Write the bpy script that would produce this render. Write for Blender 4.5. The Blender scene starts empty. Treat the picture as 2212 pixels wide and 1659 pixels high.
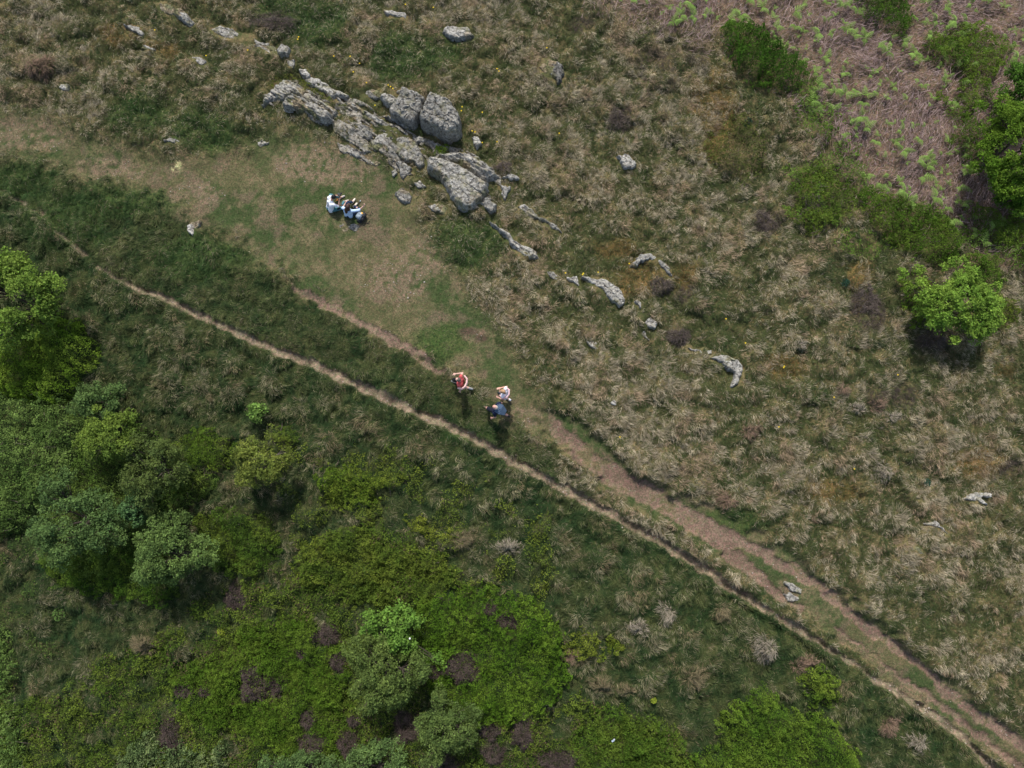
import bpy, math, random
import numpy as np
from mathutils import Vector

rng = np.random.default_rng(7)
random.seed(7)
sc = bpy.context.scene
C = sc.collection

# ------------------------------------------------------------------ camera
CAMH = 28.0
TILT = math.radians(8.0)
FPX = 719.0                                   # focal length in px of a 1024 px wide picture
cam_d = bpy.data.cameras.new("drone_camera")
cam_d.sensor_width = 36.0
cam_d.lens = 36.0 * FPX / 1024.0
cam_d.clip_start = 0.1
cam_d.clip_end = 3000.0
cam = bpy.data.objects.new("drone_camera", cam_d)
cam.location = (0, 0, CAMH)
cam.rotation_euler = (TILT, 0, 0)
C.objects.link(cam)
sc.camera = cam

# ------------------------------------------------------------------ light
SUN_EL = math.radians(53.0)
SUN_AZ = math.radians(-7.0)                   # measured from +Y, negative = towards -X
w = bpy.data.worlds.new("World")
sc.world = w
w.use_nodes = True
nt = w.node_tree
nt.nodes.clear()
sky = nt.nodes.new("ShaderNodeTexSky")
sky.sky_type = 'NISHITA'
sky.sun_disc = False
sky.sun_elevation = SUN_EL
sky.sun_rotation = SUN_AZ
sky.altitude = 200.0
sky.dust_density = 3.0
bg = nt.nodes.new("ShaderNodeBackground")
bg.inputs['Strength'].default_value = 0.15
wo = nt.nodes.new("ShaderNodeOutputWorld")
nt.links.new(sky.outputs[0], bg.inputs['Color'])
nt.links.new(bg.outputs[0], wo.inputs['Surface'])
sd_ = bpy.data.lights.new("sun", 'SUN')
sd_.energy = 3.35
sd_.angle = math.radians(2.2)
sd_.color = (1.0, 0.975, 0.945)
sun = bpy.data.objects.new("sun", sd_)
to_sun = Vector((math.sin(SUN_AZ) * math.cos(SUN_EL), math.cos(SUN_AZ) * math.cos(SUN_EL), math.sin(SUN_EL)))
sun.rotation_euler = to_sun.to_track_quat('Z', 'Y').to_euler()
C.objects.link(sun)
sc.view_settings.view_transform = 'Standard'
sc.view_settings.look = 'None'
sc.view_settings.exposure = 0.33
sc.view_settings.gamma = 1.0
sc.cycles.max_bounces = 4
sc.cycles.diffuse_bounces = 2
sc.cycles.transmission_bounces = 3

# ------------------------------------------------------------------ helpers
def tag(o, label=None, cat=None, group=None, kind=None):
    if label: o['label'] = label
    if cat: o['category'] = cat
    if group: o['group'] = group
    if kind: o['kind'] = kind
    return o

def empty(name, loc, rz=0.0):
    o = bpy.data.objects.new(name, None)
    o.empty_display_size = 0.2
    o.location = loc
    o.rotation_euler = (0, 0, rz)
    C.objects.link(o)
    return o

def lerp(a, b, t):
    return a + (b - a) * t

def sstep(e0, e1, x):
    t = np.clip((x - e0) / (e1 - e0), 0, 1)
    return t * t * (3 - 2 * t)

def _h(ix, iy, seed):
    n = (ix.astype(np.int64) * 374761393 + iy.astype(np.int64) * 668265263 + seed * 1442695041) & 0xFFFFFFFF
    n = ((n ^ (n >> 13)) * 1274126177) & 0xFFFFFFFF
    n = n ^ (n >> 16)
    return (n & 0xFFFFFF).astype(np.float64) / 16777215.0

def noise(x, y, s, seed=0):
    """value noise 0..1 with feature size s"""
    x = x / s; y = y / s
    ix = np.floor(x); iy = np.floor(y)
    fx = x - ix; fy = y - iy
    fx = fx * fx * (3 - 2 * fx); fy = fy * fy * (3 - 2 * fy)
    a = _h(ix, iy, seed); b = _h(ix + 1, iy, seed)
    c = _h(ix, iy + 1, seed); d = _h(ix + 1, iy + 1, seed)
    return lerp(lerp(a, b, fx), lerp(c, d, fx), fy)

def fbm(x, y, s, seed=0, o=4, g=0.5):
    t = 0; a = 1; n = 0
    for k in range(o):
        c, sn = math.cos(k * 1.1 + .3), math.sin(k * 1.1 + .3)
        t = t + a * noise(c * x - sn * y, sn * x + c * y, s / 2 ** k, seed + 17 * k)
        n += a; a *= g
    return t / n

def cells(x, y, s, seed=0):
    """nearest jittered cell: distance (in cells), offset to its centre, random id"""
    x = x / s; y = y / s
    ix = np.floor(x); iy = np.floor(y)
    bd = np.full(x.shape, 9.0); bx = np.zeros(x.shape); by = np.zeros(x.shape); br = np.zeros(x.shape)
    for i in (-1, 0, 1):
        for j in (-1, 0, 1):
            cx = ix + i + .5 + (_h(ix + i, iy + j, seed) - .5) * .9
            cy = iy + j + .5 + (_h(ix + i, iy + j, seed + 5) - .5) * .9
            rr = _h(ix + i, iy + j, seed + 9)
            d = np.hypot(x - cx, y - cy) / (.7 + .6 * rr)
            m = d < bd
            bd = np.where(m, d, bd); bx = np.where(m, x - cx, bx); by = np.where(m, y - cy, by); br = np.where(m, rr, br)
    return bd, bx, by, br

def cells2(x, y, s, seed=0):
    """jointed blocks: id, offset to the block centre, width of the joint"""
    x = x / s; y = y / s
    ix = np.floor(x); iy = np.floor(y)
    z = np.zeros(x.shape); d1 = z + 9.; d2 = z + 9.; bx = z.copy(); by = z.copy(); br = z.copy()
    for i in (-1, 0, 1):
        for j in (-1, 0, 1):
            cx = ix + i + .5 + (_h(ix + i, iy + j, seed) - .5) * .95
            cy = iy + j + .5 + (_h(ix + i, iy + j, seed + 5) - .5) * .95
            d = np.abs(x - cx) * .75 + np.abs(y - cy) * .75 + .25 * np.hypot(x - cx, y - cy)
            m = d < d1
            d2 = np.where(m, d1, np.minimum(d2, d))
            d1 = np.where(m, d, d1); bx = np.where(m, x - cx, bx); by = np.where(m, y - cy, by)
            br = np.where(m, _h(ix + i, iy + j, seed + 9), br)
    return br, bx, by, d2 - d1

def sd_poly(x, y, poly):
    """signed distance, positive inside"""
    poly = np.asarray(poly, float)
    d = np.full(x.shape, 1e18)
    inside = np.zeros(x.shape, bool)
    n = len(poly)
    for i in range(n):
        ax, ay = poly[i]; bx, by = poly[(i + 1) % n]
        ex, ey = bx - ax, by - ay
        wx, wy = x - ax, y - ay
        t = np.clip((wx * ex + wy * ey) / (ex * ex + ey * ey + 1e-12), 0, 1)
        dd = (wx - ex * t) ** 2 + (wy - ey * t) ** 2
        d = np.minimum(d, dd)
        c = ((ay > y) != (by > y))
        xi = ax + (y - ay) * ex / (ey if abs(ey) > 1e-12 else 1e-12)
        inside ^= c & (x < xi)
    d = np.sqrt(d)
    return np.where(inside, d, -d)

def d_line(x, y, pts):
    """distance to a polyline and the interpolated third value of its points"""
    d = np.full(x.shape, 1e18); wv = np.zeros(x.shape)
    for (ax, ay, aw), (bx, by, bw) in zip(pts[:-1], pts[1:]):
        ex, ey = bx - ax, by - ay
        t = np.clip(((x - ax) * ex + (y - ay) * ey) / (ex * ex + ey * ey), 0, 1)
        dd = (x - ax - ex * t) ** 2 + (y - ay - ey * t) ** 2
        m = dd < d
        d = np.where(m, dd, d); wv = np.where(m, aw + (bw - aw) * t, wv)
    return np.sqrt(d), wv

# plan units: 1 unit = 1.82 cm on the level ground, measured like a survey sheet 2212 x 1659
SU = 1024.0 / 2212.0
cT, sT = math.cos(TILT), math.sin(TILT)
NX, NY = -0.469, -0.883

def zbase(x, y):
    s = (x + .1) * NX + (y - 1.0) * NY
    k = 1.6
    sp = np.log1p(np.exp(np.clip(s / k, -40, 40))) * k
    sp = np.minimum(sp, 60 + 0 * sp)
    return -0.20 * sp + 0.10 * np.clip(fbm(x, y, 9.0, 91, 2) - .5, -1, 1)  # slope tips the lower left away from the sun, shaped to darken it

def G(u, v, dz=0.0):
    """survey sheet point -> world point lying dz above the hillside"""
    u = np.asarray(u, float); v = np.asarray(v, float)
    a = (u * SU - 512.0) / FPX
    b = (384.0 - v * SU) / FPX
    dx = a; dy = b * cT + sT; dzr = b * sT - cT
    z = np.zeros(np.broadcast(u, v).shape)
    for _ in range(14):
        t = (CAMH - z) / -dzr
        x = dx * t; y = dy * t
        z = zbase(x, y) + dz
    return x, y, z

def S(x, y, z):
    """world -> survey sheet"""
    zz = z - CAMH
    yc = y * cT + zz * sT
    zc = -y * sT + zz * cT
    return (512.0 + FPX * x / -zc) / SU, (384.0 - FPX * yc / -zc) / SU

def poly_w(poly, dz=0.0):
    p = np.asarray(poly, float)
    x, y, z = G(p[:, 0], p[:, 1], dz)
    return np.stack([x, y], 1)

def resc(pts, f, ox, oy):
    return [(x / f + ox, y / f + oy) for x, y in pts]

def mesh_obj(name, verts, tris=None, quads=None, mat=None, parent=None, col=None, smooth=False, loc=None):
    me = bpy.data.meshes.new(name)
    verts = np.asarray(verts, np.float32)
    if loc is not None:
        verts = verts - np.asarray(loc, np.float32)
    nv = len(verts)
    loops = []; starts = []; off = 0
    if tris is not None and len(tris):
        tris = np.asarray(tris, np.int32)
        loops.append(tris.ravel()); starts.append(off + 3 * np.arange(len(tris), dtype=np.int32)); off += tris.size
    if quads is not None and len(quads):
        quads = np.asarray(quads, np.int32)
        loops.append(quads.ravel()); starts.append(off + 4 * np.arange(len(quads), dtype=np.int32)); off += quads.size
    loops = np.concatenate(loops); starts = np.concatenate(starts)
    me.vertices.add(nv); me.vertices.foreach_set("co", verts.ravel())
    me.loops.add(len(loops)); me.loops.foreach_set("vertex_index", loops)
    me.polygons.add(len(starts)); me.polygons.foreach_set("loop_start", starts)
    if col is not None:
        at = me.attributes.new("Col", 'FLOAT_COLOR', 'POINT')
        c4 = np.ones((nv, 4), np.float32); c4[:, :3] = col
        at.data.foreach_set("color", c4.ravel())
    me.update(calc_edges=True)
    me.polygons.foreach_set("use_smooth", np.full(len(starts), bool(smooth)))
    if mat: me.materials.append(mat)
    o = bpy.data.objects.new(name, me)
    C.objects.link(o)
    if parent is not None:
        o.parent = parent
        if loc is not None and tuple(np.round(loc, 4)) != tuple(round(v, 4) for v in parent.location):
            o.location = Vector(loc) - parent.location
    elif loc is not None:
        o.location = loc
    return o

# ------------------------------------------------------------------ materials
def new_mat(name):
    m = bpy.data.materials.new(name); m.use_nodes = True
    m.node_tree.nodes.clear()
    return m, m.node_tree

def nd(nt, t, **kw):
    n = nt.nodes.new(t)
    for k, v in kw.items(): setattr(n, k, v)
    return n

def attr_mat(name, rough=0.9, transl=0.0, nscale=0.0, namp=0.0, bump=0.0, spec=0.2, nscale2=None):
    m, nt = new_mat(name)
    out = nd(nt, "ShaderNodeOutputMaterial")
    p = nd(nt, "ShaderNodeBsdfPrincipled")
    p.inputs['Roughness'].default_value = rough
    p.inputs['Specular IOR Level'].default_value = spec
    a = nd(nt, "ShaderNodeAttribute", attribute_name="Col")
    colo = a.outputs['Color']
    if namp > 0:
        tc = nd(nt, "ShaderNodeNewGeometry")
        n = nd(nt, "ShaderNodeTexNoise"); n.inputs['Scale'].default_value = nscale
        n.inputs['Detail'].default_value = 5; n.inputs['Roughness'].default_value = .65
        nt.links.new(tc.outputs['Position'], n.inputs['Vector'])
        mr = nd(nt, "ShaderNodeMapRange")
        mr.inputs['From Min'].default_value = .3; mr.inputs['From Max'].default_value = .7
        mr.inputs['To Min'].default_value = 1 - namp; mr.inputs['To Max'].default_value = 1 + namp
        nt.links.new(n.outputs['Fac'], mr.inputs['Value'])
        vm = nd(nt, "ShaderNodeVectorMath", operation='SCALE')
        nt.links.new(colo, vm.inputs[0]); nt.links.new(mr.outputs[0], vm.inputs['Scale'])
        colo = vm.outputs[0]
        if bump > 0:
            b = nd(nt, "ShaderNodeBump"); b.inputs['Distance'].default_value = bump
            b.inputs['Strength'].default_value = 1.0
            nt.links.new(n.outputs['Fac'], b.inputs['Height'])
            nt.links.new(b.outputs[0], p.inputs['Normal'])
    nt.links.new(colo, p.inputs['Base Color'])
    if transl > 0:
        tr = nd(nt, "ShaderNodeBsdfTranslucent")
        nt.links.new(colo, tr.inputs['Color'])
        mx = nd(nt, "ShaderNodeMixShader"); mx.inputs[0].default_value = transl
        nt.links.new(p.outputs[0], mx.inputs[1]); nt.links.new(tr.outputs[0], mx.inputs[2])
        nt.links.new(mx.outputs[0], out.inputs['Surface'])
    else:
        nt.links.new(p.outputs[0], out.inputs['Surface'])
    return m

def cloth_mat(name, col, rough=0.85, scale=60.0, amp=.12, spec=.2):
    m, nt = new_mat(name)
    out = nd(nt, "ShaderNodeOutputMaterial")
    p = nd(nt, "ShaderNodeBsdfPrincipled")
    p.inputs['Roughness'].default_value = rough
    p.inputs['Specular IOR Level'].default_value = spec
    tc = nd(nt, "ShaderNodeTexCoord")
    n = nd(nt, "ShaderNodeTexNoise"); n.inputs['Scale'].default_value = scale * .3
    n.inputs['Detail'].default_value = 4
    nt.links.new(tc.outputs['Object'], n.inputs['Vector'])
    cr = nd(nt, "ShaderNodeValToRGB")
    cr.color_ramp.elements[0].position = .3; cr.color_ramp.elements[1].position = .7
    cr.color_ramp.elements[0].color = [c * (1 - amp) for c in col] + [1]
    cr.color_ramp.elements[1].color = [min(1, c * (1 + amp)) for c in col] + [1]
    nt.links.new(n.outputs['Fac'], cr.inputs[0])
    nt.links.new(cr.outputs[0], p.inputs['Base Color'])
    b = nd(nt, "ShaderNodeBump"); b.inputs['Distance'].default_value = .006
    nt.links.new(n.outputs['Fac'], b.inputs['Height']); nt.links.new(b.outputs[0], p.inputs['Normal'])
    nt.links.new(p.outputs[0], out.inputs['Surface'])
    return m

def rock_mat():
    m, nt = new_mat("lichened_rock")
    L = nt.links.new
    out = nd(nt, "ShaderNodeOutputMaterial")
    p = nd(nt, "ShaderNodeBsdfPrincipled")
    p.inputs['Roughness'].default_value = .9; p.inputs['Specular IOR Level'].default_value = .25
    g = nd(nt, "ShaderNodeNewGeometry")
    a = nd(nt, "ShaderNodeAttribute", attribute_name="Col")
    # blotches of crust lichen
    n1 = nd(nt, "ShaderNodeTexNoise"); n1.inputs['Scale'].default_value = 9.0
    n1.inputs['Detail'].default_value = 6; n1.inputs['Roughness'].default_value = .7
    n1.inputs['Distortion'].default_value = .6
    L(g.outputs['Position'], n1.inputs['Vector'])
    r1 = nd(nt, "ShaderNodeValToRGB")
    e = r1.color_ramp.elements
    e[0].position = .38; e[0].color = (.36, .34, .31, 1)
    e[1].position = .60; e[1].color = (1.55, 1.55, 1.5, 1)
    m1 = r1.color_ramp.elements.new(.49); m1.color = (.95, .95, .93, 1)
    L(n1.outputs['Fac'], r1.inputs[0])
    mul = nd(nt, "ShaderNodeMix", data_type='RGBA', blend_type='MULTIPLY'); mul.inputs[0].default_value = 1
    L(a.outputs['Color'], mul.inputs[6]); L(r1.outputs[0], mul.inputs[7])
    # yellow green lichen
    n2 = nd(nt, "ShaderNodeTexNoise"); n2.inputs['Scale'].default_value = 2.3
    n2.inputs['Detail'].default_value = 8; n2.inputs['Roughness'].default_value = .72
    L(g.outputs['Position'], n2.inputs['Vector'])
    r2 = nd(nt, "ShaderNodeValToRGB")
    r2.color_ramp.elements[0].position = .52; r2.color_ramp.elements[0].color = (0, 0, 0, 1)
    r2.color_ramp.elements[1].position = .66; r2.color_ramp.elements[1].color = (.65, .65, .65, 1)
    L(n2.outputs['Fac'], r2.inputs[0])
    mx = nd(nt, "ShaderNodeMix", data_type='RGBA')
    L(r2.outputs[0], mx.inputs[0]); L(mul.outputs[2], mx.inputs[6])
    mx.inputs[7].default_value = (.19, .175, .075, 1)
    # white specks
    v = nd(nt, "ShaderNodeTexVoronoi"); v.inputs['Scale'].default_value = 5.0
    L(g.outputs['Position'], v.inputs['Vector'])
    lt = nd(nt, "ShaderNodeMath", operation='LESS_THAN'); lt.inputs[1].default_value = .09
    L(v.outputs['Distance'], lt.inputs[0])
    mx2 = nd(nt, "ShaderNodeMix", data_type='RGBA')
    L(lt.outputs[0], mx2.inputs[0]); L(mx.outputs[2], mx2.inputs[6]); mx2.inputs[7].default_value = (.5, .5, .47, 1)
    L(mx2.outputs[2], p.inputs['Base Color'])
    n3 = nd(nt, "ShaderNodeTexNoise"); n3.inputs['Scale'].default_value = 16.0
    n3.inputs['Detail'].default_value = 6; n3.inputs['Roughness'].default_value = .7
    L(g.outputs['Position'], n3.inputs['Vector'])
    b = nd(nt, "ShaderNodeBump"); b.inputs['Distance'].default_value = .05
    L(n3.outputs['Fac'], b.inputs['Height']); L(b.outputs[0], p.inputs['Normal'])
    L(p.outputs[0], out.inputs['Surface'])
    return m

M_GROUND = attr_mat("soil_and_turf", .95, 0, 14.0, .38, .035, .1)
def speckle(m):
    nt = m.node_tree
    p = [n for n in nt.nodes if n.type == 'BSDF_PRINCIPLED'][0]
    src = p.inputs['Base Color'].links[0].from_socket
    g = nd(nt, "ShaderNodeNewGeometry")
    cur = src
    for sc_, lo, hi in ((34.0, (.62, .78, .58, 1), (1.45, 1.28, 1.22, 1)), (9.0, (.80, .98, .78, 1), (1.2, 1.06, 1.06, 1))):
        n = nd(nt, "ShaderNodeTexNoise"); n.inputs['Scale'].default_value = sc_; n.inputs['Detail'].default_value = 4
        n.inputs['Roughness'].default_value = .7
        nt.links.new(g.outputs['Position'], n.inputs['Vector'])
        r = nd(nt, "ShaderNodeValToRGB")
        r.color_ramp.elements[0].position = .36; r.color_ramp.elements[0].color = lo
        r.color_ramp.elements[1].position = .64; r.color_ramp.elements[1].color = hi
        nt.links.new(n.outputs['Fac'], r.inputs[0])
        mx = nd(nt, "ShaderNodeMix", data_type='RGBA', blend_type='MULTIPLY'); mx.inputs[0].default_value = 1
        nt.links.new(cur, mx.inputs[6]); nt.links.new(r.outputs[0], mx.inputs[7])
        cur = mx.outputs[2]
    nt.links.new(cur, p.inputs['Base Color'])
speckle(M_GROUND)
M_GRASS = attr_mat("grass_blade", .8, .18, spec=.15)
M_LEAF = attr_mat("leaf", .75, .27, spec=.08)
M_TWIG = attr_mat("twig", .9, 0, spec=.1)
M_ROCK = rock_mat()
M_BARK = attr_mat("bark", .9, 0, 30.0, .3, .01, .1)
M_PEB = attr_mat("pebble", .85, 0, 40.0, .2, 0, .2)

exec_parts = True

# ================================================================== ROCK OUTLINES (survey sheet)
def c6(p): return resc(p, 3.6655, 548.6, 153.6)
def tl(p): return resc(p, 3.0, 0, 0)
def tm(p): return resc(p, 3.0, 737.3, 0)
def cm(p): return resc(p, 3.0, 737.3, 553)
def cr_(p): return resc(p, 3.0, 1474.7, 553)
def lr(p): return resc(p, 3.0, 1474.7, 1106)
def rk2(p): return resc(p, 8.0647, 795.5, 192.0)     # close view of the split boulders
# (name, label, outline, height, edge, tilt(dir deg, amount), strata, shade)
ROCKS = [
 ('rock', 'broad pale weathered slab at the left end of the outcrop, grass creeping over its middle', c6([(78,290),(105,225),(150,172),(190,138),(245,93),(312,103),(360,125),(420,165),(490,205),(503,228),(430,212),(395,238),(335,215),(255,238),(185,238),(120,262)]), .42, .30, 'slab', 1.05),
 ('rock', 'narrow pale rib of stone running down from the broad left slab', c6([(400,212),(500,238),(600,290),(672,345),(652,372),(600,332),(520,292),(440,252)]), .26, .16, 'slab', 1.0),
 ('rock', 'sloping lichened slab below the broad left slab, ending in a dark overhang', c6([(258,328),(285,280),(330,250),(380,253),(440,270),(500,315),(570,345),(628,368),(624,420),(592,447),(540,435),(480,402),(430,372),(370,357),(300,347)]), .50, .22, 'slab', .95),
 ('rock', 'small white-topped stone above the long thin ribs at the head of the outcrop', c6([(385,35),(430,38),(462,72),(442,87),(402,76)]), .22, .10, 'block', 1.25),
 ('rock', 'long thin white-streaked rib along the upper left edge of the outcrop', c6([(425,105),(482,88),(532,105),(575,132),(625,167),(700,205),(752,227),(700,228),(660,215),(640,243),(560,197),(490,152),(440,132)]), .30, .15, 'slab', 1.15),
 ('rock', 'longest straight spine of rock leading up to the foot of the split boulders', c6([(640,205),(690,240),(790,278),(870,318),(960,363),(1050,418),(1150,468),(1242,513),(1232,548),(1150,525),(1080,480),(1000,430),(930,418),(855,398),(845,352),(780,315),(700,285)]), .34, .20, 'slab', 1.02),
 ('rock', 'flat pinkish slab up the slope from the long spine, left of the split boulders', c6([(842,242),(880,180),(930,163),(1002,173),(1038,208),(1032,242),(965,242),(900,238)]), .30, .18, 'slab', .95),
 ('rock', 'small broken block tucked against the left side of the split boulders', c6([(1018,252),(1060,223),(1110,238),(1162,258),(1150,302),(1090,302),(1030,282)]), .36, .14, 'block', 1.08),
 ('rock', 'thin half-buried slab right above the left split boulder', c6([(1100,195),(1180,178),(1250,183),(1287,215),(1255,235),(1180,215)]), .24, .16, 'slab', .92),
 ('boulder', 'squarish grey boulder, the left one of the two split boulders', rk2([(418,545),(500,370),(600,290),(595,210),(650,165),(760,190),(900,230),(1020,340),(1025,395),(960,520),(870,690),(790,755),(700,720),(600,670),(470,585)]), 1.10, .15, 'block', .80),
 ('boulder', 'largest rounded grey boulder, the right one of the two split boulders', rk2([(925,700),(985,560),(1040,420),(1110,300),(1160,280),(1300,345),(1430,410),(1540,560),(1600,640),(1625,880),(1560,960),(1430,965),(1230,880),(1060,800)]), 1.30, .18, 'block', .80),
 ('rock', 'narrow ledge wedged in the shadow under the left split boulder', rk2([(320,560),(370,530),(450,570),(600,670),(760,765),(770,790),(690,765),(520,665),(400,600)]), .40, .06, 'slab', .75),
 ('rock', 'rounded olive-stained slab left of the flat layered ledges', c6([(768,472),(820,433),(890,438),(942,473),(947,530),(932,577),(870,552),(800,522)]), .38, .16, 'slab', .72),
 ('rock', 'flat layered ledges in the middle of the outcrop', c6([(938,592),(1000,533),(1080,528),(1122,570),(1092,612),(1090,662),(958,652)]), .22, .22, 'slab', .95),
 ('rock', 'smooth domed whaleback rock with pink and white specks on top', c6([(1088,632),(1110,583),(1150,553),(1212,558),(1280,578),(1322,640),(1352,710),(1352,762),(1312,782),(1270,742),(1200,722),(1130,682)]), .42, .20, 'dome', .80),
 ('rock', 'wedge-shaped stone below the domed whaleback rock', c6([(1135,745),(1190,748),(1242,790),(1252,828),(1190,872),(1160,822)]), .34, .10, 'block', .78),
 ('stone', 'small grey stone touching the left of the wedge-shaped stone', c6([(1095,810),(1125,793),(1147,820),(1110,837)]), .16, .07, 'block', .85),
 ('rock', 'low curved ledge in the trodden turf below the olive-stained slab', c6([(698,602),(750,590),(812,620),(872,692),(850,702),(790,682),(718,642)]), .20, .13, 'slab', .9),
 ('stone', 'small triangular slab lying in the turf left of the wedge-shaped stone', c6([(920,715),(1002,715),(1022,745),(970,767),(930,747)]), .12, .08, 'slab', 1.0),
 ('rock', 'ridge of rock on the lower side of the shadowed cleft under the split boulders', c6([(1235,545),(1290,523),(1400,558),(1480,590),(1530,618),(1600,648),(1560,668),(1500,640),(1430,605),(1330,562),(1290,588)]), .30, .12, 'slab', 1.02),
 ('rock', 'great ribbed slab with rusty hollows behind the biggest lower boulder', c6([(1400,722),(1480,680),(1560,678),(1640,658),(1720,668),(1790,708),(1860,768),(1958,866),(1905,872),(1862,905),(1845,925),(1790,890),(1700,830),(1600,775),(1500,745),(1420,760)]), .62, .30, 'slab', 1.0),
 ('boulder', 'biggest smooth boulder at the lower right end of the outcrop', c6([(1378,790),(1395,740),(1440,722),(1520,738),(1620,785),(1700,835),(1790,890),(1850,925),(1858,970),(1822,1032),(1790,1072),(1742,1122),(1682,1128),(1610,1092),(1570,1042),(1530,972),(1500,892),(1440,862),(1390,822)]), .72, .28, 'dome', .95),
 ('rock', 'rounded stone set in bare soil left of the biggest lower boulder', c6([(1130,972),(1170,940),(1230,968),(1257,1000),(1242,1050),(1190,1058),(1145,1022)]), .24, .14, 'dome', .85),
 ('stone', 'small slanting stone above the rounded stone in bare soil', c6([(1273,880),(1322,888),(1362,932),(1350,952),(1300,922)]), .16, .08, 'slab', 1.0),
 ('rock', 'flat square-cut paving-like stone at the foot of the biggest lower boulder', c6([(1393,1087),(1430,1062),(1500,1073),(1557,1110),(1510,1144),(1430,1117)]), .16, .08, 'slab', 1.0),
 ('rock', 'cracked lump of stone in shade at the tip of the biggest lower boulder', c6([(1798,1062),(1850,1028),(1870,1070),(1912,1090),(1912,1122),(1870,1142),(1838,1102)]), .36, .10, 'block', .8),
 ('rock', 'pale pinkish stone just right of the largest split boulder', c6([(1718,545),(1780,548),(1807,600),(1765,642),(1740,602)]), .26, .12, 'block', 1.25),
 ('rock', 'low pale rib uphill of the lower end of the outcrop', c6([(1963,865),(2030,823),(2102,855),(2090,870),(2030,882)]), .20, .10, 'slab', 1.05),
 ('stone', 'narrow upright-edged stone in rough grass right of the biggest lower boulder', c6([(1960,925),(2027,938),(1992,1032),(1973,980)]), .22, .08, 'block', 1.0),
 ('stone', 'low grey stone in the turf far left of the two seated people', c6([(18,592),(60,565),(117,575),(82,602)]), .12, .08, 'slab', .95),
 ('rock', 'curved grey rib of rock nearest upper left', tl([(1050,55),(1110,58),(1165,75),(1217,105),(1252,150),(1285,195),(1240,177),(1200,147),(1150,127),(1068,107)]), .26, .14, 'slab', 1.02),
 ('stone', 'thin sliver of rock in rusty turf, farthest to the upper left', tl([(828,190),(870,193),(922,215),(957,252),(900,237)]), .16, .08, 'slab', 1.05),
 ('stone', 'small pale stone in rusty turf below the thin sliver of rock', tl([(928,332),(970,317),(1022,347),(965,347)]), .14, .07, 'slab', 1.1),
 ('rock', 'pale slab that begins the broken line of rocks at the upper left', tl([(1380,220),(1440,183),(1500,198),(1562,230),(1572,290),(1520,287),(1450,257)]), .32, .18, 'slab', 1.08),
 ('rock', 'cracked grey slab in the middle of the broken line of rocks at the upper left', tl([(1572,240),(1640,248),(1702,283),(1762,288),(1802,330),(1814,387),(1740,367),(1680,327),(1600,292)]), .30, .16, 'slab', 1.0),
 ('stone', 'squarish grey stone at the lower end of the broken line of rocks', tl([(1823,377),(1855,343),(1897,363),(1887,402),(1840,402)]), .26, .09, 'block', .95),
 ('stone', 'small stone between the squarish stone and the white-topped stone', tl([(1888,435),(1920,428),(1918,462),(1898,460)]), .16, .06, 'block', 1.0),
 ('stone', 'little rounded stone alone in the grass at the far left', tl([(393,587),(420,563),(452,573),(452,597)]), .16, .07, 'dome', 1.15),
 ('stone', 'small mottled stone left of the broken line of rocks', tl([(1263,395),(1300,388),(1342,420),(1325,442),(1290,425)]), .14, .07, 'block', 1.0),
 ('stone', 'dark little stone in green weeds below the far left slope', tl([(1090,932),(1140,922),(1182,938),(1130,947)]), .10, .05, 'slab', .75),
 ('stone', 'low stone in the turf between green weeds and the sloping lichened slab', tl([(1658,947),(1700,918),(1737,935),(1682,957)]), .12, .06, 'slab', .95),
 ('stone', 'pale elongated stone on the lower edge of the worn turf, left of the seated people', tl([(1228,1480),(1262,1448),(1302,1448),(1290,1500),(1262,1540),(1240,1518)]), .14, .08, 'slab', 1.35),
 ('rock', 'whitish flat stone nearest the top edge', tm([(280,85),(350,88),(415,103),(422,137),(370,127),(300,112)]), .18, .10, 'slab', 1.3),
 ('rock', 'isolated pale grey boulder in the grass above the outcrop', tm([(652,242),(670,208),(740,198),(832,210),(864,265),(790,272),(740,282),(690,247)]), .36, .16, 'dome', 1.1),
 ('rock', 'rock almost hidden under dark moss and white lichen flecks on the open moor', tm([(1288,462),(1320,420),(1345,412),(1400,428),(1442,482),(1425,540),(1400,562),(1370,530),(1320,505)]), .15, .14, 'slab', .42),
 ('rock', 'half-sunk stone with pinkish lichen amid the straw-coloured moor grass', tm([(1773,1022),(1850,1018),(1897,1085),(1892,1107),(1830,1102)]), .24, .12, 'block', 1.1),
 ('rock', 'upper one of two long ribs below the outcrop, broken by moss', tm([(1138,1352),(1180,1343),(1250,1393),(1332,1440),(1422,1500),(1427,1522),(1370,1502),(1310,1457),(1230,1425)]), .36, .14, 'slab', .95),
 ('rock', 'lower one of two long ribs below the outcrop, widening at its foot', tm([(965,1452),(1010,1478),(1090,1540),(1160,1598),(1270,1640),(1275,1682),(1180,1690),(1110,1612),(1050,1532)]), .36, .13, 'slab', 1.0),
 ('rock', 'arching rim of rock curling round a patch of orange moss', cm([(1872,77),(1930,18),(1990,7),(2052,48),(2102,88),(2124,142),(2095,115),(2035,60),(1985,35),(1940,45),(1900,75)]), .20, .08, 'slab', .95),
 ('stone', 'small mossy stone at the upper left of the white crag', cm([(1328,115),(1370,118),(1392,160),(1355,145)]), .14, .06, 'block', .9),
 ('stone', 'pointed pale stone beside the white crag', cm([(1468,162),(1520,148),(1532,207),(1500,197)]), .18, .07, 'block', 1.2),
 ('rock', 'white crag of jointed rock below the arching rim', cm([(1557,150),(1620,158),(1700,168),(1762,200),(1822,260),(1828,300),(1800,342),(1750,302),(1700,247),(1640,205)]), .34, .14, 'block', 1.15),
 ('stone', 'small angular stone below the tip of the white crag', cm([(1898,310),(1935,318),(1932,352),(1912,335)]), .16, .06, 'block', 1.1),
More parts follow.
